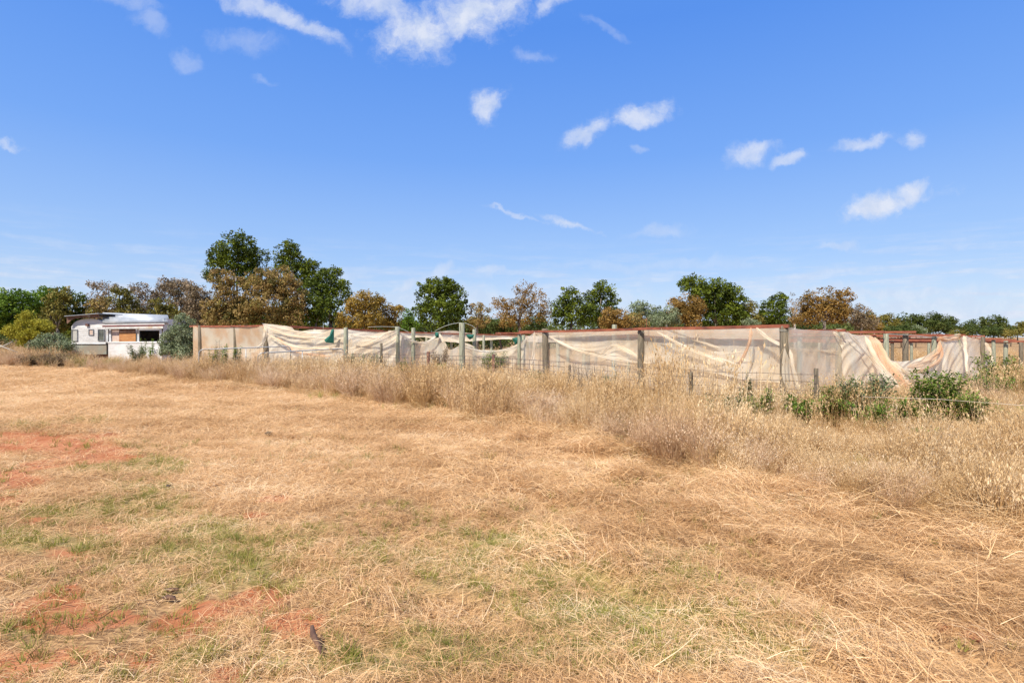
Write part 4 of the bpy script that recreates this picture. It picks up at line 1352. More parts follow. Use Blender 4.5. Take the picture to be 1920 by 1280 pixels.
def fold_strip(root, pts, wd, matl, dens=.9, name='fold', off=.05):
    """a gathered fold: a soft narrow roll along a path in the net"""
    ctrl = [P(px, py, d - off) for px, py, d in pts]
    A = np.array([[tuple(p)] for p in ctrl])
    m = A.shape[0]
    n = 40
    t = np.linspace(0, m - 1, n)
    i = np.minimum(np.floor(t).astype(int), m - 2)
    f = (t - i)[:, None]
    a = A[:, 0]
    p0, p1, p2, p3 = a[np.maximum(i - 1, 0)], a[i], a[i + 1], a[np.minimum(i + 2, m - 1)]
    c = .5 * ((2 * p1) + (-p0 + p2) * f + (2 * p0 - 5 * p1 + 4 * p2 - p3) * f * f + (-p0 + 3 * p1 - 3 * p2 + p3) * f ** 3)
    tg = np.gradient(c, axis=0)
    tg /= np.linalg.norm(tg, axis=1, keepdims=True)
    sdv = np.cross(tg, np.array([0, 1, 0]))
    sdv /= np.linalg.norm(sdv, axis=1, keepdims=True) + 1e-9
    k = 17
    V_ = []
    D_ = []
    for j in range(n):
        wj = wd * (.75 + .5 * vnoise(np.array([j * .22]), np.array([wd * 9]), 5)[0]) * (.25 + .75 * min(1, j / 7, (n - 1 - j) / 7))
        for q in range(k):
            s = q / (k - 1) * 2 - 1
            rg = vnoise(np.array([s * 3.1 + j * .10 + wd * 50]), np.array([j * .16]), 15)[0]
            V_.append(c[j] + sdv[j] * s * wj / 2 + np.array([0, -1, 0]) * (math.cos(s * 1.57) * wj * .16 + (rg - .3) * wj * .38))
            D_.append(dens * (1 - .85 * abs(s) ** 3) * (.55 + .6 * rg))
    idx = np.arange(n * k).reshape(n, k)
    Fc = np.stack([idx[:-1, :-1].ravel(), idx[:-1, 1:].ravel(), idx[1:, 1:].ravel(), idx[1:, :-1].ravel()], 1)
    me = mesh_np(name, np.array(V_), Fc, {'dens': D_}, True)
    return link(name, me, [matl], root)


def net_root(label, px, d):
    return thing('netting', label, 'netting', G(px, d), 'nets draped over the trellis')


# A: front net behind posts 1015 - 1480
A_ = net_root('sheer cream net hanging from the rust red rail along the near front', 1240, 12.4)


def fr_row(ys, xs=(1001, 1060, 1130, 1202, 1270, 1340, 1410, 1472), off=.16):
    return [(x, y, dfront(x) + off) for x, y in zip(xs, ys)]


net('sheer_layer', [fr_row([621, 620.5, 619, 617.5, 616, 614.5, 612.5, 611]), fr_row([660, 662, 668, 672, 675, 672, 668, 664], off=.25), fr_row([712, 716, 722, 730, 738, 745, 752, 756], off=.2)],
    None, net_cream, dens=.10, root=A_, seed=1, fold=.05, hem=.1, nu=200)
net('doubled_layer', [fr_row([621, 620.5, 619, 617.5, 616, 614.5, 612.5, 611], off=.1), fr_row([624, 634, 648, 656, 660, 668, 676, 680], off=.16), fr_row([626, 646, 664, 679, 688, 700, 714, 718], off=.12)],
    None, net_cream, dens=.36, root=A_, seed=2, fold=.06, hem=.5, nu=220, nv=50, diag=3)
fold_strip(A_, [(1408, 614, 10.5), (1405, 640, 10.5), (1392, 672, 10.6), (1372, 703, 10.8)], .075, net_peach, .8)
fold_strip(A_, [(1418, 614, 10.4), (1440, 634, 10.3), (1468, 648, 10.05)], .07, net_cream, .8)
fold_strip(A_, [(1232, 622, 12.4), (1280, 648, 11.9), (1330, 668, 11.4), (1385, 684, 10.8)], .075, net_cream, .6)
fold_strip(A_, [(1250, 618, 12.2), (1300, 636, 11.8), (1350, 652, 11.3)], .05, net_cream, .45)
fold_strip(A_, [(1032, 632, 15.3), (1080, 656, 14.6), (1130, 668, 14), (1198, 680, 13)], .09, net_cream, .7)
fold_strip(A_, [(1125, 667, 14.1), (1152, 648, 13.6), (1196, 668, 13)], .09, net_cream, .4)
fold_strip(A_, [(1330, 661, 11.3), (1370, 662, 11), (1410, 656, 10.6)], .05, net_cream, .35)
fold_strip(A_, [(1002, 622, 16), (1001, 660, 16), (994, 692, 16)], .10, net_cream, .45)
net('gathered_hem', [[(1470, 650, 9.82), (1478, 668, 9.8), (1484, 680, 9.8)], [(1466, 700, 9.7), (1478, 708, 9.7), (1492, 712, 9.75)], [(1478, 738, 9.6), (1490, 744, 9.6), (1500, 738, 9.7)]],
    None, net_cream, dens=.3, root=A_, seed=5, nu=24, nv=40, fold=.03, wave=30)

# B: corner to the post at 1578
B_ = net_root('white sheer net between the big corner post and the wrapped post', 1530, 10.7)


def sd_row(xs, ys, off=.0):
    return [(x, y, dside(x) + off) for x, y in zip(xs, ys)]


net('sheer_layer', [sd_row([1478, 1500, 1530, 1560, 1582], [613, 617, 619, 620, 620], -.1), sd_row([1480, 1500, 1530, 1560, 1580], [660, 664, 668, 668, 662], -.2), sd_row([1492, 1510, 1535, 1560, 1585], [736, 742, 744, 744, 742], -.3)],
    None, net_cream, dens=.40, root=B_, seed=6, nu=100, nv=50, fold=.035, wave=6, diag=2)
fold_strip(B_, [(1480, 654, 9.9), (1520, 657, 10.4), (1572, 659, 11)], .05, net_cream, .6)
fold_strip(B_, [(1481, 655, 9.7), (1487, 690, 9.6), (1498, 735, 9.6)], .07, net_cream, .6)
fold_strip(B_, [(1562, 622, 11), (1572, 632, 11), (1582, 645, 11.1)], .06, net_cream, .7)
# C: the long drape to the right
C_ = net_root('long cream net dipping to the ground and rising over a hump, with a peach fold', 1700, 13)
xs0 = [1578, 1606, 1634, 1650, 1664, 1682, 1704, 1730, 1752, 1764, 1778, 1806, 1822, 1846, 1863]
top = [620, 628, 630, 652, 672, 677, 676, 669, 655, 637, 634, 628.5, 634, 640, 668]
xs1 = [1578, 1606, 1632, 1652, 1672, 1690, 1708, 1732, 1754, 1768, 1784, 1808, 1824, 1848, 1862]
mid = [668, 672, 680, 690, 700, 706, 702, 696, 690, 684, 680, 674, 678, 680, 684]
xs2 = [1582, 1606, 1634, 1660, 1682, 1696, 1712, 1734, 1756, 1772, 1788, 1810, 1828, 1846, 1858]
bot = [742, 744, 746, 748, 752, 756, 752, 746, 742, 738, 736, 732, 728, 720, 706]
net('drape', [sd_row(xs0, top, -.12), sd_row(xs1, mid, -.45), sd_row(xs2, bot, -.75)], None, net_cream, dens=.8, root=C_, seed=9, nu=300, nv=70, fold=.09, wave=5, diag=3.5, hem=.2, edge=.3)
fold_strip(C_, [(1632, 630, 12.2), (1646, 660, 12.0), (1668, 692, 11.8), (1700, 726, 11.7)], .19, net_peach, .8, off=.22)
fold_strip(C_, [(1640, 632, 12.3), (1656, 660, 12.1), (1676, 690, 11.9), (1712, 728, 11.8)], .12, net_stained, .8, off=.26)
fold_strip(C_, [(1622, 630, 12.1), (1636, 660, 11.9), (1656, 692, 11.7), (1686, 728, 11.6)], .12, net_cream, .8, off=.24)
fold_strip(C_, [(1588, 622, 11.3), (1620, 656, 11.5), (1648, 690, 11.5), (1672, 722, 11.4)], .10, net_cream, .8, off=.2)
fold_strip(C_, [(1762, 640, 14.9), (1758, 662, 14.6), (1736, 678, 14), (1700, 688, 13.2)], .16, net_peach, .9, off=.35)
fold_strip(C_, [(1768, 652, 14.9), (1760, 676, 14.5), (1730, 694, 13.8), (1702, 700, 13.2)], .10, net_peach, .7, off=.4)
fold_strip(C_, [(1807, 629, 16), (1810, 655, 15.9), (1813, 700, 15.4)], .12, net_cream, .95, off=.4)
fold_strip(C_, [(1672, 678, 12.8), (1700, 700, 12.8), (1740, 708, 13.5)], .12, net_cream, .8, off=.4)
fold_strip(C_, [(1846, 641, 17.3), (1858, 664, 17.2), (1857, 700, 16.9)], .12, net_cream, .8, off=.4)
fold_strip(C_, [(1757, 636, 14.9), (1780, 634.5, 15.4), (1805, 629, 16)], .16, net_peach, .9, off=.1)
fold_strip(C_, [(1690, 690, 12.8), (1715, 720, 12.9), (1722, 748, 12.8)], .10, net_cream, .7, off=.5)
# rest of net lying over the post tops
MBt = MB()

# E: left peach net wall
E_ = net_root('peach stained net wall behind the left gate', 430, 23)
net('panel', [[(362, 611.5, 24.4), (400, 611.5, 23.7), (441, 611.5, 22.9), (470, 611, 22.4), (500, 610.5, 21.7)], [(362, 650, 24.5), (400, 652, 23.8), (441, 652, 23), (470, 652, 22.6), (494, 648, 22)], [(362, 690, 24.4), (400, 692, 23.7), (441, 694, 22.9), (470, 690, 22.5), (488, 684, 22)]],
    None, net_stained, dens=.72, root=E_, seed=12, nu=90, nv=30, fold=.05, wave=6)
fold_strip(E_, [(497, 612, 21.6), (494, 640, 21.6), (470, 662, 22)], .14, net_cream, .7)
# F: net swooping between post 500 and the close pair
F_ = net_root('wide white net swooping from the peaked post behind the steel gates', 620, 21)
net('drape', [[(492, 606, 21.7), (520, 609, 21.6), (546, 613, 21.5), (556, 621, 21.4), (585, 618, 21.2), (612, 618, 21), (645, 617, 20.8), (680, 622, 20.9), (712, 624, 21), (744, 618, 21.2)],
              [(502, 640, 21.5), (522, 645, 21.4), (545, 652, 21.3), (562, 655, 21.2), (588, 656, 21), (614, 656, 20.8), (648, 656, 20.6), (680, 656, 20.7), (712, 655, 20.8), (742, 652, 21)],
              [(508, 694, 21.2), (525, 696, 21.2), (545, 697, 21.1), (565, 698, 21), (588, 700, 20.8), (614, 702, 20.6), (648, 702, 20.4), (680, 702, 20.5), (712, 700, 20.6), (742, 700, 20.8)]],
    None, net_cream, dens=.62, root=F_, seed=14, nu=260, nv=60, fold=.12, wave=6, diag=5)
for a in ([(498, 612, 21.5), (540, 628, 21.3), (590, 634, 21), (645, 634, 20.7)], [(500, 625, 21.5), (545, 648, 21.2), (590, 654, 21), (640, 652, 20.7)], [(652, 654, 20.6), (690, 645, 20.7), (725, 626, 20.9), (735, 620, 21)],
          [(498, 608, 21.5), (530, 616, 21.4), (570, 624, 21.2), (612, 624, 21)], [(652, 626, 20.6), (680, 632, 20.7), (710, 633, 20.8)]):
    fold_strip(F_, a, .11, net_cream, .85, off=.2)
fold_strip(F_, [(520, 633, 21.4), (560, 660, 21.1), (620, 668, 20.8)], .12, net_peach, .6, off=.2)
# G: net sagging from the close pair past the tall post to the front frame
G_ = net_root('sagging cream net with its top edge dropping between the middle posts', 880, 20)
gx_ = [746, 762, 778, 800, 822, 834, 846, 866, 900, 930, 960, 984, 1003]
gt = [622, 634, 641, 641, 624, 650, 655, 648, 657, 658, 651, 636, 622]
gd = [21.8, 21.9, 22.2, 22.4, 22.4, 22.2, 21.5, 20.3, 20.6, 20.6, 20.6, 20.5, 16.9]
net('drape', [[(x, y, d) for x, y, d in zip(gx_, gt, gd)], [(x, max(y + 8, 668), d - .1) for x, y, d in zip(gx_, gt, gd)], [(x, 700, d - .2) for x, y, d in zip(gx_, gt, gd)]],
    None, net_cream, dens=.38, root=G_, seed=17, nu=260, nv=50, fold=.08, wave=5, diag=2, edge=.4)
fold_strip(G_, [(868, 649, 20.2), (900, 657.5, 20.4), (935, 658, 20.4), (965, 650, 20.4), (982, 638, 20.4)], .10, net_cream, .9, off=.1)
fold_strip(G_, [(747, 623, 21.6), (775, 640, 22), (800, 641, 22.2), (822, 628, 22.3)], .10, net_cream, .85, off=.1)
fold_strip(G_, [(824, 626, 22.2), (834, 645, 22.1), (838, 656, 22.1)], .12, net_cream, .8, off=.1)
# H: far strip of folded net
H_ = net_root('far net rolled along the rear rail behind the middle posts', 850, 27)
net('roll', [[(655, 618.5, 24.5), (700, 621.5, 25.6), (745, 623, 26.3), (790, 624, 27), (820, 622, 27.4), (848, 619.5, 27.8), (876, 624, 28.2), (915, 627, 28.8), (950, 629, 29.3), (990, 631, 29.9)],
             [(655, 628, 24.5), (700, 630, 25.6), (745, 630, 26.3), (790, 627, 27), (820, 630, 27.4), (848, 633, 27.8), (876, 633, 28.2), (915, 633, 28.8), (950, 633, 29.3), (990, 634, 29.9)],
             [(655, 640, 24.4), (700, 640, 25.5), (745, 638, 26.2), (790, 632, 26.9), (820, 637, 27.3), (848, 641, 27.7), (876, 640, 28.1), (915, 637, 28.7), (950, 635.5, 29.2), (990, 637, 29.8)]],
    None, net_cream, dens=.9, root=H_, seed=19, nu=160, nv=20, fold=.08, wave=5)
fold_strip(H_, [(840, 634, 27), (862, 642, 24), (888, 650, 22)], .12, net_cream, .8)
# a torn white strip
R_ = net_root('short white net scrap slung far behind the rust rail end', 985, 31)
net('scrap', [[(985, 630, 30.2), (1020, 629, 30.4), (1060, 628, 30.5)], [(985, 640, 30), (1020, 642, 30.2), (1060, 640, 30.2)]], None, net_cream, dens=.8, root=R_, seed=23, nu=30, nv=12)

# green shade cloth scraps
for pts, d, lab in (([(626.5, 616.5), (626, 643.5), (611, 641.5), (608, 637), (618, 629), (622, 617)], 20.45, 'dark green shade cloth scrap hanging left of the gate post'),
                    ([(816, 623), (822.5, 623), (823, 632), (815, 635)], 22.2, 'small dark green cloth scrap at the weedy post'),
                    ([(874, 626.5), (889, 627), (887, 633), (881, 636.5), (876, 632)], 23.2, 'green cloth scrap behind the tall middle post'),
                    ([(960, 634), (978, 630), (978, 641), (966, 646)], 21.3, 'dark green cloth piece left of the rust rail end')):
    m = MB()
    c = P(sum(p[0] for p in pts) / len(pts), sum(p[1] for p in pts) / len(pts), d - .08)
    vv = [P(px, py, d + (.03 if i % 2 else 0)) for i, (px, py) in enumerate(pts)]
    m.v = [tuple(v) for v in vv] + [tuple(c)]
    m.f = [(i, (i + 1) % len(pts), len(pts)) for i in range(len(pts))]
    o = m.build('shade_cloth', green_cloth)
    s = o.modifiers.new('solid', 'SOLIDIFY')
    s.thickness = .006
    tag(o, lab, 'shade cloth', 'green shade cloth scraps')

# ------------------------------------------------------------------ wire mesh fence
fl_pts = [(-6.05, 19.9), (-4.7, 19.4), (-2.98, 19.0), (-.58, 16.5), (1.3, 13.3), (3.35, 10.0), (5.02, 8.8)]
fence = thing('wire_fence', 'low rusty wire mesh fence on short posts in the tall grass', 'fence', (0, 15, 0))


def short_post(px, top_py, d, wd, matl, lab=None):
    x = (px - 960) / F * d
    mb = MB()
    post_mesh(mb, (x, d, -.15), P(px, top_py, d), wd / F * d / 2, px)
    o = mb.build('fence_post', matl, fence, smooth=True)
    if lab:
        o['label'] = lab


short_post(803, 659, 19.0, 6.5, rust_dark, 'dark red short steel post')
short_post(925.5, 664, 16.5, 6, rust_dark, 'dark red short steel post')
short_post(715, 643, 19.4, 5, brown_wood)
short_post(1295, 697, 10, 8.5, brown_wood)
short_post(1530, 690, 8.85, 8, brown_wood)
short_post(1068, 684, 13.6, 5, brown_wood)
wm = MB()
for (a, b) in zip(fl_pts, fl_pts[1:]):
    L = math.hypot(b[0] - a[0], b[1] - a[1])
    n = int(L / .22)
    for i in range(n + 1):
        f = i / max(1, n)
        x, y = a[0] + (b[0] - a[0]) * f, a[1] + (b[1] - a[1]) * f
        s = .03 * math.sin(i * 1.7)
        wm.tube([(x, y, 0), (x + s * .2, y, .88 + s)], .004 if y < 14 else .0065, 3, False)
    for z in (.12, .30, .46, .62, .77, .89):
        seg = 5
        wm.tube([(a[0] + (b[0] - a[0]) * i / seg, a[1] + (b[1] - a[1]) * i / seg, z - .02 * math.sin(math.pi * i / seg) + .012 * math.sin(i * 2.1 + z * 9)) for i in range(seg + 1)], .005 if a[1] < 14 else .008, 3, False)
wm.build('wire_mesh', wire_m, fence, kind='stuff')

# gates


def gate(p0, p1, label, brace_px=None, legs=1.0):
    """p = (px, top_py, d) of the two upper corners"""
    a, b = P(*p0), P(*p1)
    root = thing('gate', label, 'gate', (a.x, a.y, 0), 'steel gates')
    dr = (b - a)
    dr.z = 0
    dr.normalize()
    R = .16
    zt = lambda f: a.z + (b.z - a.z) * f
    L = (b - a).length
    pts = [Vector((a.x, a.y, .05))]
    pts.append(Vector((a.x, a.y, a.z - R)))
    for i in range(1, 6):
        an = math.pi / 2 * i / 5
        pts.append(Vector((a.x, a.y, a.z - R)) + dr * R * (1 - math.cos(an)) + Vector((0, 0, R * math.sin(an))))
    for i in range(0, 6):
        an = math.pi / 2 * (5 - i) / 5
        pts.append(Vector((b.x, b.y, b.z - R)) - dr * R * (1 - math.cos(an)) + Vector((0, 0, R * math.sin(an))))
    pts.append(Vector((b.x, b.y, .05)))
    MB().tube(pts, .021, 8).build('gate_frame', galv, root, smooth=True)
    MB().tube([Vector((a.x, a.y, .12)), Vector((b.x, b.y, .12))], .018, 8).build('bottom_bar', galv, root, smooth=True)
    m = a.lerp(b, .5)
    MB().tube([Vector((m.x, m.y, .12)), Vector((m.x, m.y, m.z - .02))], .015, 8).build('brace', galv, root, smooth=True)
    w2 = MB()
    n = int(L / .15)
    for i in range(1, n):
        q = a.lerp(b, i / n)
        w2.tube([(q.x, q.y, .12), (q.x, q.y, q.z - .02)], .003, 3, False)
    for z in (.25, .4, .55, .7, .85):
        w2.tube([(a.x, a.y, z), (b.x, b.y, z + (b.z - a.z) * .5)], .003, 3, False)
    w2.build('gate_mesh', galv, root, kind='stuff')
    return root


gate((373, 655.0, 19.6), (545, 649.0, 20.6), 'left bent steel tube gate standing before the peach net')
gate((484, 661.5, 18.3), (645, 653.5, 19.4), 'right steel tube gate overlapping the left one and meeting the greenish post')

# loose wires
o = MB().tube([P(x, y, 19.6) for x, y in ((816, 620), (832, 612), (848, 607), (862, 605), (874, 606), (886, 611), (893, 617))], .008, 5).build('loose_wire', pale_wire)
tag(o, 'thin springy wire arching over the tall middle post', 'wire')
o = MB().tube([P(x, y, 21.2) for x, y in ((690, 613), (715, 612), (745, 613), (757, 618), (766, 622))], .007, 5).build('loose_wire', pale_wire)
tag(o, 'thin wire bent over the top of the left close-pair post', 'wire')
o = MB().tube([P(x, y, d) for x, y, d in ((1662, 626, 12.7), (1712, 628.5, 13.7), (1745, 632.5, 14.5), (1765, 632, 15))], .008, 5).build('loose_wire', pale_wire)
tag(o, 'slack pale wire running from the peach fold to the net hump', 'wire')
o = MB().tube([Vector((5.2, 7.9, .62)), Vector((6.2, 7.75, .6)), Vector((7.0, 7.6, .55)), Vector((7.6, 7.7, .5)), Vector((8.4, 7.9, .44))], .005, 5).build('cord', net_cream)
tag(o, 'pale cord stretched through the grass at right', 'cord')
o = MB().tube([P(1213, 617, 12.7), P(1212.5, 605, 12.7), P(1213, 596, 12.7)], .007, 5).build('thin_stake', rust_rail)
tag(o, 'thin orange stake poking above the rail at the middle front post', 'stake')
o = MB().tube([P(606, 617, 22), P(606.3, 590 + 18, 22)], .008, 5).build('thin_stake', pale_wire)
tag(o, 'thin pale stake poking above the long rust rail', 'stake')

# ------------------------------------------------------------------ weeds
WM = {
    'fresh': leaf_mat('weed_fresh', [(.08, .15, .02), (.15, .24, .03), (.24, .33, .05)], .3, scale=3),
    'grey': leaf_mat('weed_grey', [(.10, .14, .05), (.18, .22, .09), (.28, .31, .15)], .25, scale=3),
    'dark': leaf_mat('weed_dark', [(.09, .14, .02), (.17, .23, .035), (.28, .32, .06)], .25, scale=3),
    'dead': leaf_mat('weed_dead', [(.09, .06, .03), (.16, .11, .06), (.24, .17, .09)], .15, scale=3),
    'lime': leaf_mat('weed_lime', [(.10, .20, .02), (.17, .30, .03), (.26, .36, .05)], .3, scale=3),
}


def weed(name, label, pal, px, d, h, spread, stems=7, leafL=.09, per=26, aspect=.34, grp='weeds along the fence', droop=.3):
    rnd = np.random.RandomState(int(px * 13 + d * 7))
    base = G(px, d)
    per = int(per * 2.7)
    leafL *= 1.25 if px > 1450 else 1.0
    stems = int(stems * (.72 if px > 1450 else 1.2))
    leafL *= .85
    root = thing(name, label, 'weed', base, grp)
    V_, Fc, T = [], [], []
    for s in range(stems):
        a = rnd.uniform(0, 6.28)
        sp = spread * math.sqrt(rnd.rand())
        hh = h * rnd.uniform(.6, 1.0)
        b0 = base + Vector((math.cos(a) * sp * .25, math.sin(a) * sp * .25, -.02))
        tip = base + Vector((math.cos(a) * sp, math.sin(a) * sp, hh))
        md = b0.lerp(tip, .5) + Vector((rnd.normal(0, .03), rnd.normal(0, .03), .04))
        MB().tube([b0, md, tip], [.008, .006, .003], 4).build('stem', dead_twig, root)
        t0 = rnd.rand()
        for k in range(per):
            f = rnd.uniform(.12, 1.0)
            c = b0.lerp(md, f * 2) if f < .5 else md.lerp(tip, f * 2 - 1)
            c = c + Vector((rnd.normal(0, spread * .13), rnd.normal(0, spread * .13), rnd.normal(0, .02)))
            an = rnd.uniform(0, 6.28)
            el = rnd.uniform(.1, 1.1)
            L = leafL * rnd.uniform(.6, 1.3) * (1.15 - .45 * f)
            dirv = Vector((math.cos(an) * math.cos(el), math.sin(an) * math.cos(el), math.sin(el)))
            sdv = dirv.cross(Vector((0, 0, 1))).normalized() * L * aspect * .5
            m1 = c + dirv * L * .55
            e1 = c + dirv * L - Vector((0, 0, L * droop * rnd.uniform(.4, 1.2)))
            b = len(V_)
            V_ += [tuple(c), tuple(m1 + sdv), tuple(e1), tuple(m1 - sdv)]
            Fc.append((b, b + 1, b + 2, b + 3))
            T.append(min(1, max(0, t0 * .5 + rnd.rand() * .5)))
    me = mesh_np('foliage', V_, Fc, {'tint': T})
    link('foliage', me, [WM[pal]], root, 'stuff')
    return root


W = [
    ('leafy_weed', 'bright green rosette weed at the grass edge below the rail middle', 'lime', 1240, 9.0, .22, .22, 12, .16, 18),
    ('leafy_weed', 'tiny green weed in the cut hay below the bright rosette', 'lime', 1159, 7.45, .10, .07, 6, .07, 12),
    ('leafy_weed', 'dark leafy weed at the foot of the corner post, left side', 'grey', 1355, 8.6, .62, .35, 9, .09, 40),
    ('leafy_weed', 'upright dark green weed just left of the corner post', 'dark', 1418, 8.5, .72, .26, 10, .09, 50),
    ('leafy_weed', 'slim grey green thistle standing against the net left of the corner post', 'grey', 1397, 9.3, 1.0, .10, 5, .08, 50),
    ('leafy_weed', 'bushy bright green weed just right of the corner post', 'fresh', 1500, 8.8, .60, .34, 12, .11, 46),
    ('leafy_weed', 'bushy green weed beside the short wooden stub', 'dark', 1548, 9.1, .75, .36, 16, .11, 50),
    ('leafy_weed', 'wide grey green weed under the net bottom', 'grey', 1622, 9.0, .85, .45, 16, .10, 55),
    ('leafy_weed', 'tall grey green weed touching the net hem by the peach fold', 'grey', 1652, 9.2, .90, .26, 10, .10, 50),
    ('leafy_weed', 'low green weed in front of the wide grey one', 'fresh', 1640, 8.3, .5, .4, 12, .09, 36),
    ('leafy_weed', 'largest dark green weed with a rounded top at right', 'dark', 1768, 8.3, .98, .40, 24, .11, 60),
    ('leafy_weed', 'green weed on the left flank of the largest one', 'fresh', 1712, 8.4, .55, .36, 16, .11, 46),
    ('leafy_weed', 'bright leafy weed on the right flank of the largest one', 'fresh', 1808, 8.4, .62, .34, 16, .10, 46),
    ('leafy_weed', 'small round dark weed low in the grass below the largest one', 'dark', 1744, 6.9, .35, .20, 12, .09, 36),
    ('leafy_weed', 'tall green weed past the net end at right', 'dark', 1868, 13.0, 1.15, .4, 14, .12, 50),
    ('leafy_weed', 'spreading green weed near the right edge under the low rails', 'fresh', 1852, 12.0, .75, .6, 16, .11, 46),
    ('leafy_weed', 'dark weed at the right edge beside the trellis row', 'dark', 1915, 12.5, 1.0, .5, 14, .12, 46),
    ('leafy_weed', 'low green weed at the right edge in dry grass', 'lime', 1900, 8.6, .35, .3, 10, .10, 26),
    ('dead_weed', 'brown dead weed with bobbly heads near the net end', 'dead', 1828, 11.0, .85, .35, 14, .04, 40),
    ('dead_weed', 'brown dead weed in front of the sheer net, right of the frame end', 'dead', 1082, 12.0, .95, .25, 10, .045, 46),
    ('dead_weed', 'thin brown weed leaning over the sheer net', 'dead', 1112, 12.2, .95, .35, 8, .04, 36),
    ('leafy_weed', 'olive broom weed below the blurred posts', 'grey', 1140, 11.5, .80, .20, 12, .07, 40),
    ('leafy_weed', 'grey saltbush at the foot of the frame end post', 'grey', 1000, 13.8, .75, .22, 12, .07, 50),
    ('leafy_weed', 'narrow grey weed right of the frame end saltbush', 'grey', 1018, 13.3, .65, .14, 8, .06, 50),
    ('leafy_weed', 'lime green weed beside the dark red steel post', 'lime', 822, 17.4, .70, .22, 10, .12, 40),
    ('dead_weed', 'dark dry weed wrapped around the weedy post', 'dead', 828, 20.9, 1.15, .45, 16, .09, 60),
    ('leafy_weed', 'grey green bush behind the wire mesh, right of the tall post', 'grey', 935, 20.5, 1.0, .55, 16, .12, 60),
    ('leafy_weed', 'smaller green bush behind the wire mesh beside the grey one', 'dark', 916, 19.8, .85, .35, 12, .11, 50),
    ('leafy_weed', 'small green weed in the mesh left of the steel post', 'dark', 757, 18.6, .85, .12, 6, .09, 30),
    ('leafy_weed', 'dark weed clump right of the gate post', 'grey', 690, 18.9, .95, .50, 16, .10, 50),
    ('dead_weed', 'brown shrubby weed at the thin fence post', 'dead', 712, 18.6, .85, .30, 14, .08, 50),
    ('leafy_weed', 'bushy olive weed growing up around the gate post', 'grey', 655, 18.3, 1.0, .25, 12, .09, 50),
    ('leafy_weed', 'tall pointed green weed behind the left gate', 'lime', 420, 20.0, 1.3, .10, 5, .13, 46),
    ('leafy_weed', 'leafy green weed poking over the left gate top bar', 'dark', 446, 20.5, 1.3, .16, 5, .13, 46),
    ('leafy_weed', 'low green weed behind the left gate leg side', 'dark', 400, 20.0, 1.1, .2, 8, .12, 40),
    ('dead_weed', 'dark brown dead weed between the two gates', 'dead', 450, 18.4, .75, .25, 8, .08, 50),
    ('dead_weed', 'brown dead weed with upright stems behind the left gate', 'dead', 410, 20.6, 1.45, .2, 8, .07, 40),
    ('dead_weed', 'wide dark brown dead weed at far left before the low shrub', 'dead', 60, 26.5, .75, .8, 22, .10, 50),
    ('dead_weed', 'dark brown dead weed just left of the caravan end wall foot', 'dead', 112, 26.2, .8, .8, 22, .10, 50),
    ('leafy_weed', 'grey green weed growing against the white annexe wall', 'grey', 255, 29.5, 1.1, .4, 10, .16, 40),
    ('leafy_weed', 'climbing weed in the annexe window opening', 'dark', 270, 31.2, 1.4, .35, 5, .15, 30),
    ('leafy_weed', 'pale pointed weed by the annexe window corner', 'lime', 284, 30.2, 1.4, .15, 4, .16, 40),
]
for (nm, lab, pal, px, d, h, spr, st_, ll, per) in W:
    weed(nm, lab, pal, px, d, h, spr, st_, ll, per)

# dry sticks by the left edge
for i, (lab, pts) in enumerate((('pale dead branch lying at the left edge before the trees', [(-20, 640), (10, 652), (38, 662)]),
                               ('curved pale dead branch crossing the other at the left edge', [(-10, 655), (8, 648), (24, 640)]))):
    o = MB().tube([P(x, y, 29) for x, y in pts], [.05, .035, .015], 6).build('dead_branch', pale_bark, smooth=True)
    tag(o, lab, 'branch')
o = MB().tube([P(676, 747, 13.2), P(686, 735, 13.3), P(692, 722, 13.4), P(694, 714, 13.4)], [.012, .01, .007, .004], 5).build('dead_branch', dirt_m, smooth=True)
tag(o, 'dark bare twig leaning out of the grass edge below the gate post', 'twig')


def lump(name, px, py, size, seed, label, cat, matl, stretch=(1, 1, 1), rot=0.0, dz=0.0):
    d = dg(py)
    rnd = np.random.RandomState(seed)
    import bmesh
    bm = bmesh.new()
    bmesh.ops.create_icosphere(bm, subdivisions=3, radius=1)
    for v in bm.verts:
        n = vnoise(np.array([v.co.x * 2.3 + seed]), np.array([v.co.y * 2.3 + v.co.z * 3]), seed)[0]
        v.co *= .65 + .6 * n
        v.co.x *= stretch[0]; v.co.y *= stretch[1]; v.co.z *= stretch[2]
        v.co *= size * .7
    me = bpy.data.meshes.new(name)
    bm.to_mesh(me)
    bm.free()
    me.polygons.foreach_set('use_smooth', [True] * len(me.polygons))
    o = link(name, me, [matl])
    o.location = G(px, d) + Vector((0, 0, size * stretch[2] * .4 + dz))
    o.rotation_euler = (0, 0, rot)
    return tag(o, label, cat)


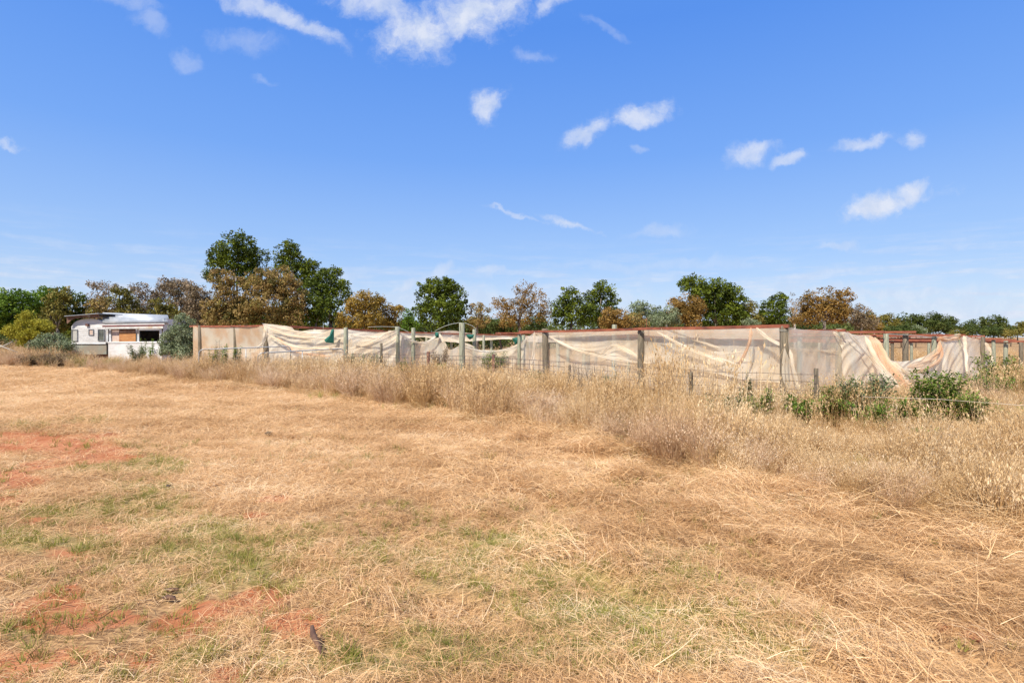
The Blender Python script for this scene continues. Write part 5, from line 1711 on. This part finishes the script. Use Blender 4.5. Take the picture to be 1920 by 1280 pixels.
lump('dirt_clod', 322, 1116, .035, 3, 'brown dry clod, upper of the pair on the bare red patch', 'clod', dirt_m, (1.5, .6, .5), .2, .02)
lump('dirt_clod', 318, 1132, .040, 4, 'brown dry clod, lower of the pair on the bare red patch', 'clod', dirt_m, (1.6, .6, .5), -.2, .02)
lump('dark_clod', 503, 821, .055, 5, 'black clod lying alone in the mown straw', 'clod', dark_clod, (1.2, .8, .8), .5, .03)
lump('dark_clod', 201, 792, .05, 6, 'small black clod on the pale straw at left', 'clod', dark_clod, (1.3, .7, .6), 0, .03)
lump('dark_clod', 183, 739, .09, 7, 'black clod in the far straw before the caravan', 'clod', dark_clod, (1.8, .8, .5), 0, .04)
lump('dark_clod', 316, 1159 - 239, .03, 8, 'tiny dark clod in the straw left of centre', 'clod', dark_clod, (1.2, .8, .6), 0, .03)
c0 = G(585, dg(1205)) + Vector((0, 0, .09))
c1 = G(604, dg(1240)) + Vector((0, 0, .03))
o = MB().tube([c0, c0.lerp(c1, .3) + Vector((-.008, 0, -.004)), c0.lerp(c1, .7), c1], [.009, .015, .012, .004], 8).build('seed_cone', dirt_m, smooth=True)
tag(o, 'dark brown curled seed cone lying near the bottom left centre', 'seed cone')
SK = [((1690 / 3 + 0, 1215), (1800 / 3 + 40, 1180)), ((640 + 230, 1190), (640 + 287, 1128)), ((640 + 268, 1231), (640 + 297, 1193)), ((640, 1255), (668, 1232)), ((185, 1190), (235, 1155)), ((512, 1181), (560, 1160)), ((1140, 1245), (1195, 1212)), ((50, 1255), (95, 1225))]
SL = ['pale bent straw lying on red earth near the seed cone', 'longest pale straw slanting at bottom centre', 'short pale straw below the longest one', 'pale straw at bottom left of centre', 'pale straw crossing the red patch at left', 'pale straw stalk above the seed cone', 'bent straw on green shoots at bottom centre right', 'thick pale stalk at the bottom left corner']
for (p, q), lab in zip(SK, SL):
    a, b = G(p[0], dg(p[1])), G(q[0], dg(q[1]))
    a.z += .05
    b.z += .05
    o = MB().tube([a, a.lerp(b, .35) + Vector((.01, 0, .012)), a.lerp(b, .7) + Vector((0, .01, .012)), b], [.0028, .0026, .002, .0012], 5).build('straw_stalk', hay_m, smooth=True)
    tag(o, lab, 'straw', 'long pale stalks on the ground')
